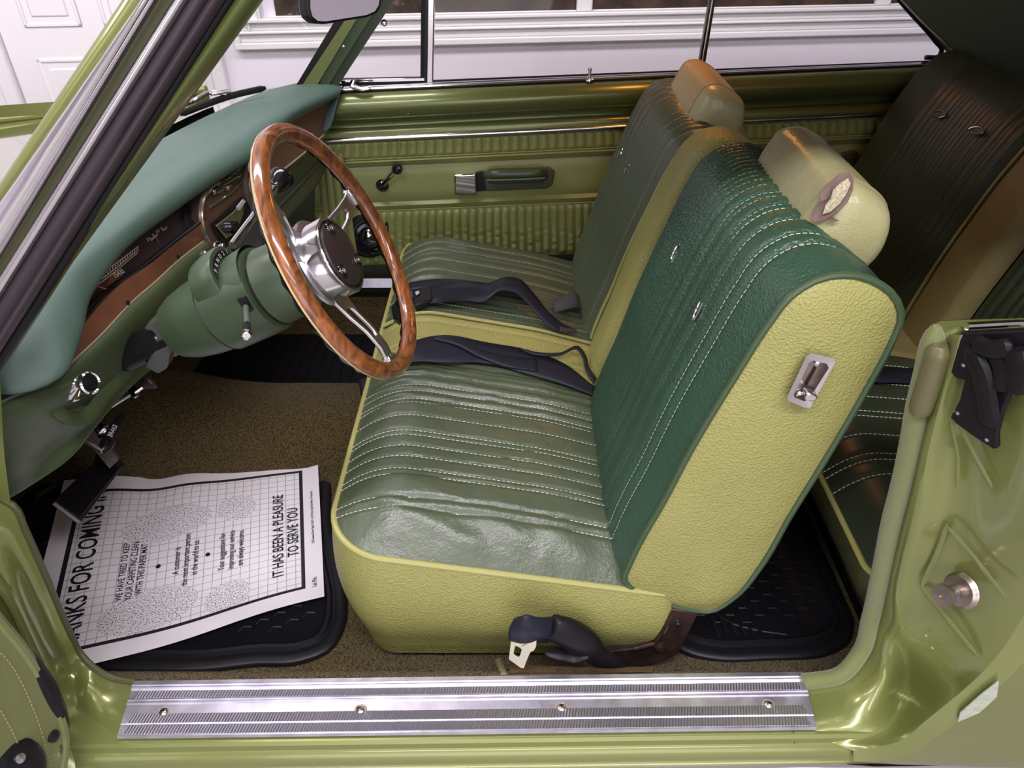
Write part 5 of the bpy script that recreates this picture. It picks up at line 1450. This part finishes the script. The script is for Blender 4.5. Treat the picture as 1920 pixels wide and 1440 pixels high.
# ================================================================ rubber floor mats
def inpoly(x, y, P):
    c_ = False; n = len(P)
    for i in range(n):
        a, b_2 = P[i], P[i - 1]
        if (a.y > y) != (b_2.y > y) and x < (b_2.x - a.x) * (y - a.y) / (b_2.y - a.y) + a.x: c_ = not c_
    return c_
def pdist(x, y, P):
    d = 9
    for i in range(len(P)):
        a, b_2 = P[i], P[i - 1]; e = V((b_2.x - a.x, b_2.y - a.y)); q = V((x - a.x, y - a.y)); t = max(0, min(1, q.dot(e) / max(1e-9, e.dot(e))))
        d = min(d, (q - e * t).length)
    return d
hexme = {}
def hexmat(name, label, outline, zz, insets, parent_loc, pitch=.031, hexin=.052, ang=0.0, clip=None):
    root = thing(name, label, 'floor mat', parent_loc, 'rubber floor mats')
    P = crv([AZ(x, y, zz) for x, y in outline], 110, closed=True)
    cxy = sum(P, V((0, 0, 0))) / len(P)
    def ins(d):
        out = []
        n = len(P)
        for i in range(n):
            t = (P[(i + 2) % n] - P[i - 2]).normalized(); nn = V((-t.y, t.x, 0))
            if nn.dot(cxy - P[i]) < 0: nn = -nn
            out.append(P[i] + nn * d)
        return out
    rows_ = []
    for d, h in insets:
        rows_.append([V((p.x, p.y, zz + h)) for p in ins(d)])
    m_ = MB(); m_.grid(rows_, closed_u=True)
    k = len(m_.v) - len(P); m_.f.append(list(range(k, k + len(P)))); m_.m.append(0)
    m_.build('mat_body', MATRUB, root, smooth=40)
    # hexagon treads
    IN = ins(hexin)
    zt_ = zz + insets[-1][1]
    key = pitch
    if key not in hexme:
        mm = MB(); r_ = pitch * .50
        pts = [V((math.cos(R(60 * q + 0)) * r_, math.sin(R(60 * q + 0)) * r_, .0)) for q in range(6)]
        mm.tube([pts[0].lerp(pts[1], .55), pts[1], pts[2], pts[2].lerp(pts[3], .75)], .0018, 5)
        me = bpy.data.meshes.new('tread_hexagon'); me.from_pydata(mm.v, [], mm.f); me.materials.append(MATRUB); hexme[key] = me
    xs = [p.x for p in IN]; ys_ = [p.y for p in IN]
    nx_ = int((max(xs) - min(xs)) / (pitch * .87)) + 2; ny_ = int((max(ys_) - min(ys_)) / pitch) + 2
    for i in range(nx_):
        for j in range(ny_):
            x = min(xs) + i * pitch * .87; y = min(ys_) + (j + .5 * (i % 2)) * pitch
            if not inpoly(x, y, IN) or pdist(x, y, IN) < pitch * .4: continue
            if clip and not clip(x, y): continue
            o = bpy.data.objects.new('tread_hexagon', hexme[key]); col.objects.link(o)
            put(o, V((x, y, zt_ + .0004)), root); o.rotation_euler.z = ang
    return root, ins, zt_
INS = [(0, 0), (.001, .006), (.004, .009), (.018, .011), (.022, .009), (.026, .009), (.030, .014), (.036, .015), (.041, .009), (.046, .006)]
om = [(20, 1010), (55, 925), (130, 890), (230, 880), (330, 898), (420, 905), (520, 893), (600, 880), (622, 990), (640, 1060), (652, 1130), (648, 1175), (620, 1222), (560, 1247), (480, 1251), (380, 1262), (300, 1263), (180, 1255), (95, 1180)]
hexmat('floor_mat', 'black rubber driver floor mat under the printed paper mat', om, FZ + .002, INS, AZ(400, 1100, FZ), hexin=.046)
orr = [(1215, 1160), (1255, 1212), (1300, 1234), (1345, 1243), (1430, 1242), (1560, 1227), (1592, 1207), (1601, 1175), (1580, 1118), (1540, 1030), (1500, 945), (1440, 900), (1300, 900), (1200, 1020)]
rm_root, rins, rzt = hexmat('floor_mat', 'black rubber rear floor mat with hexagon tread behind the driver seat', orr, FZ + .002, INS, AZ(1450, 1100, FZ))
for k in range(6):
    a = AZ(1330 + k * 17, 1155 + k * 5, rzt); b2 = AZ(1345 + k * 17, 1196 - k * 1, rzt)
    m = MB(); m.prism([a, a + V((.006, 0, 0)), b2 + V((.006, 0, 0)), b2], (0, 0, .003)); m.build('corner_rib', MATRUB, rm_root)
m = MB(); m.tube(crv([AZ(1330, 1140, rzt + .001), AZ(1370, 1168, rzt + .001), AZ(1420, 1182, rzt + .001), AZ(1475, 1190, rzt + .001)], 12), .002, 6); m.build('corner_ridge', MATRUB, rm_root)
# passenger mat, deep in the far footwell
pmat = thing('floor_mat', 'black ribbed rubber floor mat in the dark passenger footwell', 'floor mat', (-.55, 1.08, FZ), 'rubber floor mats')
m = MB(); m.box((-.55, 1.075, FZ + .010), (.60, .33, .012)); m.build('mat_body', MATRUB, pmat, bevel=.004)
for k in range(14):
    m = MB(); m.box((-.82 + k * .03, 1.075, FZ + .018), (.012, .28, .006)); m.build('rib', MATRUB, pmat)

# ================================================================ printed paper mat
paper = thing('paper_floor_mat', 'white printed paper floor mat lettered THANKS FOR COMING IN', 'paper mat', AZ(340, 1060, FZ + .012))
zpp = FZ + .026
pTL, pTR, pBR, pBL = AZ(121, 903, zpp), AZ(597, 864, zpp), AZ(608, 1118, zpp), AZ(22, 1291, zpp)
def PPt(u, v, lift=0.0):
    v = min(max(v, 0.0), 1.0)
    a = pTL.lerp(pTR, u); b2 = pBL.lerp(pBR, u); p = a.lerp(b2, v)
    z = .008 * math.exp(-((u - .35) / .18) ** 2) * (1 - v) ** 1.5 * math.sin(u * 14) + .004 * math.sin(u * 7 + 1) * (1 - v)
    z += .005 * math.sin(u * 9 + .5) * v ** 2 + .003 * math.sin(v * 6) * math.sin(u * 3)
    z += .010 * max(0, (u - .9) / .1) ** 2 * (1 - v) ** 2
    return V((p.x, p.y, p.z + z + lift))
PAPER = bpy.data.materials.new('printed paper'); PAPER.use_nodes = True
nt = PAPER.node_tree; N_ = nt.nodes; L_ = nt.links; b = N_['Principled BSDF']; b.inputs['Roughness'].default_value = .55
uvn = N_.new('ShaderNodeUVMap'); sp3 = N_.new('ShaderNodeSeparateXYZ'); L_.new(uvn.outputs[0], sp3.inputs[0])
def mth(op, a, b2=None, c2=None):
    n_ = N_.new('ShaderNodeMath'); n_.operation = op
    for i_, q_ in enumerate((a, b2, c2)):
        if q_ is None: continue
        if isinstance(q_, (int, float)): n_.inputs[i_].default_value = q_
        else: L_.new(q_, n_.inputs[i_])
    return n_.outputs[0]
U, Vv = sp3.outputs[0], sp3.outputs[1]
gu = mth('LESS_THAN', mth('FRACT', mth('MULTIPLY', U, 30)), .07)
gv = mth('LESS_THAN', mth('FRACT', mth('MULTIPLY', Vv, 26)), .07)
grid_ = mth('MAXIMUM', gu, gv)
def band(x, lo, hi): return mth('MULTIPLY', mth('GREATER_THAN', x, lo), mth('LESS_THAN', x, hi))
U0, U1, V0, V1 = .070, .935, .085, .925
inside = mth('MULTIPLY', band(U, U0, U1), band(Vv, V0, V1))
core = mth('MULTIPLY', band(U, U0 + .018, U1 - .014), band(Vv, V0 + .018, V1 - .016))
frame = mth('SUBTRACT', inside, core)
feet = None
for cu_, cv_, ru, rv, ro in ((.42, .34, .165, .105, -.1), (.68, .305, .075, .085, 0), (.39, .805, .165, .105, -.08), (.66, .84, .080, .085, 0)):
    e_2 = mth('ADD', mth('POWER', mth('DIVIDE', mth('SUBTRACT', U, cu_), ru), 2), mth('POWER', mth('DIVIDE', mth('ADD', mth('SUBTRACT', Vv, cv_), mth('MULTIPLY', mth('SUBTRACT', U, cu_), -ro)), rv), 2))
    inn_ = mth('LESS_THAN', e_2, 1.0)
    feet = inn_ if feet is None else mth('MAXIMUM', feet, inn_)
ns = N_.new('ShaderNodeTexNoise'); ns.inputs['Scale'].default_value = 190; ns.inputs['Detail'].default_value = 2; L_.new(uvn.outputs[0], ns.inputs['Vector'])
stip = mth('MULTIPLY', feet, mth('GREATER_THAN', ns.outputs[0], .56))
nogrid = mth('MULTIPLY', grid_, mth('SUBTRACT', 1, feet))
gr2 = mth('MULTIPLY', mth('MULTIPLY', nogrid, core), .62)
ink = mth('MAXIMUM', mth('MAXIMUM', mth('MULTIPLY', stip, .85), gr2), frame)
mx = N_.new('ShaderNodeMix'); mx.data_type = 'RGBA'; mx.inputs[6].default_value = (.84, .80, .84, 1); mx.inputs[7].default_value = (.015, .015, .018, 1)
L_.new(ink, mx.inputs[0]); L_.new(mx.outputs[2], b.inputs['Base Color'])
m = MB(); NU, NV = 60, 40
m.grid([[PPt(u / (NU - 1), v / (NV - 1)) for u in range(NU)] for v in range(NV)])
po = m.build('sheet', PAPER, paper, smooth=180)
uvl = po.data.uv_layers.new(name='UVMap')
for lp_ in po.data.loops:
    i_ = lp_.vertex_index; uvl.data[lp_.index].uv = ((i_ % NU) / (NU - 1), (i_ // NU) / (NV - 1))
INK = mat('black ink', (.012, .012, .014), .5)
PWu = (pTR - pTL).length; PHv = (pBL - pTL).length
def ptext(s_, u, vc, size, sx):
    # text runs from the lower edge up (towards v = 0), letter tops towards u = 0
    text_on(s_, size, 'lettering', INK, po, lambda a, b2: PPt(u - b2 / PWu, vc - a / PHv, .0012), sx, size * .014)
ptext('THANKS FOR COMING IN', .150, .525, .053, .72)
for i_, t_ in enumerate(('WE HAVE TRIED TO KEEP', 'YOUR CARPETING CLEAN', 'WITH THIS PAPER MAT')): ptext(t_, .285 + .032 * i_, .58, .0175, .78)
for i_, t_ in enumerate(('A customer is', 'the most important person', 'in the world to us.')): ptext(t_, .470 + .033 * i_, .575, .0175, .78)
for i_, t_ in enumerate(('Your suggestions for', 'improving our service', 'are always welcome.')): ptext(t_, .632 + .034 * i_, .575, .0175, .78)
for i_, t_ in enumerate(('IT HAS BEEN A PLEASURE', 'TO SERVE YOU')): ptext(t_, .840 + .055 * i_, .54, .031, .82)
ptext('1325 Gateway Drive \u2022 Elgin, IL 60123   #1123 Poly Coated Floor Mats   For Reorders', .968, .46, .0075, .75)
ptext('1st Fin.', .968, .90, .013, .9)
for u, v in ((.405, .585), (.580, .575)):
    cpt = PPt(u, v, .0012); m = MB(); m.add([PPt(u + .009 * math.cos(a) , v + .011 * math.sin(a), .0012) for a in [2 * math.pi * k / 16 for k in range(16)]], [list(range(16))]); m.build('bullet', INK, po, smooth=0)

# ================================================================ seat belts on the bench
def onc(px, py, lift):
    z = .2
    for _ in range(8):
        p = AZ(px, py, z); z = .5 * z + .5 * (FB.z(p.x, p.y, False) + lift)
    return AZ(px, py, z)
cx5 = lambda x, y: (640 + x / 3.0, 480 + y / 3.0)
def ribbon(root, name, top, bot, lifts, n=40, th=.0022, mt=WEB):
    a = crv([onc(*cx5(*p), l) for p, l in zip(top, lifts)], n); b2 = crv([onc(*cx5(*p), l) for p, l in zip(bot, lifts)], n)
    m_ = MB(); m_.grid([a, [p.lerp(q, .33) + V((0, 0, .0015)) for p, q in zip(a, b2)], [p.lerp(q, .66) + V((0, 0, .0015)) for p, q in zip(a, b2)], b2])
    return m_.build(name, mt, root, smooth=180, solid=th)
db = thing('seat_belt', 'dark navy lap belt webbing across the driver side of the bench', 'seat belt', onc(900, 670, 0))
ribbon(db, 'webbing', [(250, 620), (400, 485), (560, 447), (830, 490), (1050, 530), (1250, 605), (1420, 735)], [(250, 650), (400, 598), (600, 600), (830, 605), (1000, 650), (1250, 722), (1440, 795)], [.010, .012, .012, .010, .008, .008, .006])
ribbon(db, 'webbing_fold', [(540, 452), (640, 470), (760, 520), (900, 560), (1100, 580)], [(520, 470), (640, 500), (780, 570), (920, 620), (1100, 650)], [.016, .018, .018, .016, .010])
ribbon(db, 'belt_tail', [(1005, 518), (1060, 535), (1130, 545), (1230, 545), (1340, 512), (1375, 560), (1390, 620), (1435, 690)], [(1010, 528), (1060, 550), (1130, 562), (1230, 560), (1330, 530), (1360, 580), (1372, 640), (1420, 720)], [.012, .014, .016, .02, .03, .02, .012, .008])
m = MB(); q = [AZ(x, y, .15) for x, y in ((672, 712), (690, 705), (697, 740), (688, 758), (678, 750))]; m.prism(q, (.0, .0, -.03)); m.build('buckle', BLACK, db, bevel=.003)
pbt = thing('seat_belt', 'dark lap belt with black buckle curled on the passenger side', 'seat belt', onc(900, 550, 0))
ribbon(pbt, 'webbing', [(400, 190), (550, 165), (700, 152), (830, 152), (930, 118), (1000, 130), (1080, 210), (1180, 330), (1250, 385), (1320, 415)], [(400, 268), (540, 264), (700, 252), (800, 258), (890, 195), (965, 200), (1045, 265), (1105, 335), (1190, 410), (1240, 432)], [.012, .012, .014, .02, .045, .05, .04, .025, .014, .010])
ribbon(pbt, 'webbing', [(380, 150), (560, 130), (800, 150), (1000, 175), (1100, 230)], [(380, 195), (560, 185), (800, 205), (1000, 225), (1080, 260)], [.008, .008, .008, .008, .006])
ribbon(pbt, 'belt_tail', [(1190, 255), (1260, 225), (1320, 212), (1340, 240)], [(1200, 318), (1270, 300), (1330, 290), (1345, 300)], [.014, .02, .02, .014], mt=mat('grey webbing', (.07, .07, .085), .6, bump=('wave', 500, .3, .0005)))
ribbon(pbt, 'stitched_end', [(1225, 395), (1270, 405), (1320, 412)], [(1232, 425), (1275, 430), (1322, 430)], [.017, .015, .013], mt=mat('brown black webbing end', (.05, .035, .04), .6))
q = [onc(*cx5(*p), .018) for p in ((400, 215), (480, 165), (500, 170), (515, 225), (505, 245), (415, 275))]
m = MB(); m.prism(q, (0, 0, -.016)); bk = m.build('buckle', BLACK, pbt, bevel=.003)
m = MB(); m.prism([onc(*cx5(*p), .0195) for p in ((415, 205), (435, 195), (440, 210), (422, 222))], (0, 0, .001)); m.build('release_button', mat('grey button', (.5, .47, .46), .4), bk)
m = MB(); m.prism([onc(*p, .012) for p in ((733, 575), (745, 560), (757, 560), (752, 585), (748, 600), (738, 595))], (0, 0, -.02)); m.build('buckle_end', BLACK, pbt, bevel=.003)

# outboard belt with its boot, standing beside the seat
ob = thing('seat_belt', 'black belt boot with webbing and bare metal tongue beside the sill', 'seat belt', AY(1100, 1262, .12))
bpts = crv([AY(1190, 1266, .115), AY(1150, 1248, .118), AY(1110, 1222, .120), AY(1080, 1196, .122), AY(1055, 1182, .122), AY(1032, 1176, .122)], 24)
rad = [.004, .008, .011, .014, .016, .018, .019, .0195, .020, .020, .0205, .022, .0245, .0265, .028, .029, .029, .029, .0285, .028, .0275, .027, .0265, .026]
m = MB(); m.tube(bpts, rad, 18, flat=.62, up=(0, 1, 0)); bt = m.build('boot', RUBBER, ob, smooth=180)
m = MB(); m.tube(crv([AY(1105, 1228, .108), AY(1078, 1232, .112), AY(1050, 1228, .112), AY(1022, 1222, .114)], 12), [.006, .010, .012, .013, .013, .013, .012, .012, .012, .011, .010, .006], 10, flat=.7); m.build('boot_fold', RUBBER, bt)
wt_ = [AY(1036, 1156, .118), AY(1012, 1158, .105), AY(985, 1153, .100), AY(966, 1160, .108)]
wm_ = [AY(1034, 1180, .108), AY(1010, 1180, .095), AY(980, 1178, .092), AY(956, 1178, .100)]
wb_ = [AY(1032, 1202, .116), AY(1012, 1196, .100), AY(990, 1204, .098), AY(955, 1198, .104)]
m = MB(); m.grid(loft([wt_, wm_, wb_], 20, 10)); m.build('webbing', WEB, ob, smooth=180, solid=.004)
m = MB(); m.grid(loft([[AY(1036, 1160, .125), AY(1030, 1180, .118), AY(1028, 1204, .12)], [AY(1010, 1166, .118), AY(1002, 1185, .115), AY(1000, 1204, .115)]], 10, 6)); m.build('webbing', WEB, ob, smooth=180, solid=.003)
tg_o = [(958, 1203), (975, 1207), (990, 1207), (1007, 1188), (1005, 1212), (1001, 1220), (995, 1222), (990, 1232), (982, 1253), (976, 1252), (954, 1236), (956, 1220)]
tg_i = [(966, 1211), (970, 1212), (974, 1214), (978, 1217), (978, 1220), (977, 1223), (976, 1226), (975, 1229), (973, 1232), (968, 1230), (963, 1226), (964, 1218)]
TP = AY(980, 1225, .098); TNn = V((-.12, -.9, .42))
o1 = [AP(x, y, TP, TNn) for x, y in tg_o]; i1 = [AP(x, y, TP, TNn) for x, y in tg_i]; th = TNn.normalized() * -.0025
m = MB(); m.grid([o1, i1, [p + th for p in i1], [p + th for p in o1]], closed_u=True, closed_v=True); m.build('tongue', mat('bare tongue metal', (.48, .46, .36), .28, 1.0), ob, smooth=30)

# rear belts
rbelt = thing('seat_belt', 'dark red rear lap belt with buckle lying by the rear seat', 'seat belt', AZ(1740, 600, .18))
def onr(px, py, lift):
    z = .2
    for _ in range(8):
        p = AZ(px, py, z); z = .5 * z + .5 * (RB.z(min(max(p.x, .53), .9), p.y, False) + lift)
    return AZ(px, py, z)
a = crv([onr(1700, 535, .03), onr(1745, 540, .035), onr(1775, 560, .03)], 14); b2 = crv([onr(1725, 590, .02), onr(1760, 600, .022), onr(1790, 610, .02)], 14)
m = MB(); m.grid([a, b2]); m.build('webbing', mat('dark red webbing', (.06, .018, .016), .6), rbelt, solid=.003)
m = MB(); m.tube(crv([onr(1690, 565, .012), onr(1700, 580, .012), onr(1722, 588, .012), onr(1716, 572, .012), onr(1694, 563, .012)], 20), .002, 8); m.build('buckle', CHROME_R, rbelt)
rb2 = thing('seat_belt', 'flat black belt lying across the rear seat cushion', 'seat belt', AZ(1680, 705, .18))
a = crv([onr(1600, 688, .004), onr(1680, 690, .004), onr(1760, 693, .004)], 14); b2 = crv([onr(1600, 716, .004), onr(1680, 718, .004), onr(1760, 720, .004)], 14)
m = MB(); m.grid([a, b2]); m.build('webbing', WEB, rb2, solid=.003)

for o_ in (db, pbt, ob, rbelt, rb2): o_['group'] = 'seat belts'

# ================================================================ mirror, wiper, dome lamp
mir = thing('rear_view_mirror', 'rear view mirror with dark frame hanging at the windshield top', 'mirror', AY(648, 40, .64))
MP, MN = AY(648, 5, .64), V((.78, -.60, .03))
mp_ = [(576, -70), (575, 15), (580, 36), (592, 45), (610, 46), (690, 33), (708, 26), (716, 12), (720, -10), (722, -70)]
mi_ = [(582, -70), (582, 15), (586, 31), (596, 39), (611, 40), (688, 28), (703, 21), (710, 10), (713, -10), (715, -70)]
m = MB(); m.prism([AP(x, y, MP, MN) for x, y in mp_], MN.normalized() * -.02); m.build('housing', BLACK, mir, bevel=.004)
m = MB(); m.prism([AP(x, y, MP + MN.normalized() * .0015, MN) for x, y in mi_], MN.normalized() * -.001); m.build('mirror_glass', mat('mirror', (.9, .9, .9), .02, 1.0), mir)
m = MB(); mpc = AP(648, -40, MP, MN) - MN.normalized() * .02; m.tube([mpc, mpc + V((-.04, .03, .05)), mpc + V((-.05, .04, .10))], .006, 8); m.build('mirror_stem', CHROME, mir)

wp_ = thing('windshield_wiper', 'black wiper blade and metal arm resting outside the windshield', 'wiper', AZ(420, 190, .55))
m = MB(); m.tube(crv([AZ(338, 214, .575), AZ(380, 198, .577), AZ(440, 178, .578), AZ(498, 165, .58)], 20), [.003] + [.0055] * 18 + [.003], 8, flat=1.3); m.build('blade', BLACK, wp_)
m = MB(); m.tube(crv([AZ(325, 206, .565), AZ(360, 190, .585), AZ(400, 173, .59), AZ(425, 176, .585)], 16), .0045, 8); m.build('arm', CHROME_R, wp_)
m = MB(); m.tube([AZ(395, 176, .592), AZ(430, 170, .59)], .007, 8, flat=.6); m.build('clip', STEEL, wp_)

dl = thing('dome_lamp', 'warm dome lamp on the headliner above the front seats', 'lamp', (.38, 1.10, .94))
EM = bpy.data.materials.new('lit lens'); EM.use_nodes = True
EM.node_tree.nodes['Principled BSDF'].inputs['Emission Color'].default_value = (1, .34, .07, 1); EM.node_tree.nodes['Principled BSDF'].inputs['Emission Strength'].default_value = 42
m = MB(); m.lathe([(.05, .0), (.055, -.006), (.052, -.012)], (.38, 1.10, .968), (0, 0, 1), 28); m.build('lamp_base', CHROME, dl)
m = MB(); m.lathe([(.047, -.012), (.042, -.022), (.025, -.028), (.0001, -.030)], (.38, 1.10, .968), (0, 0, 1), 28); m.build('lamp_lens', EM, dl)
ld = bpy.data.lights.new('dome_lamp_bulb', 'POINT'); ld.energy = .25; ld.color = (1, .42, .12); ld.shadow_soft_size = .04
lo_ = bpy.data.objects.new('dome_lamp_bulb', ld); col.objects.link(lo_); lo_.location = (.38, 1.10, .922)
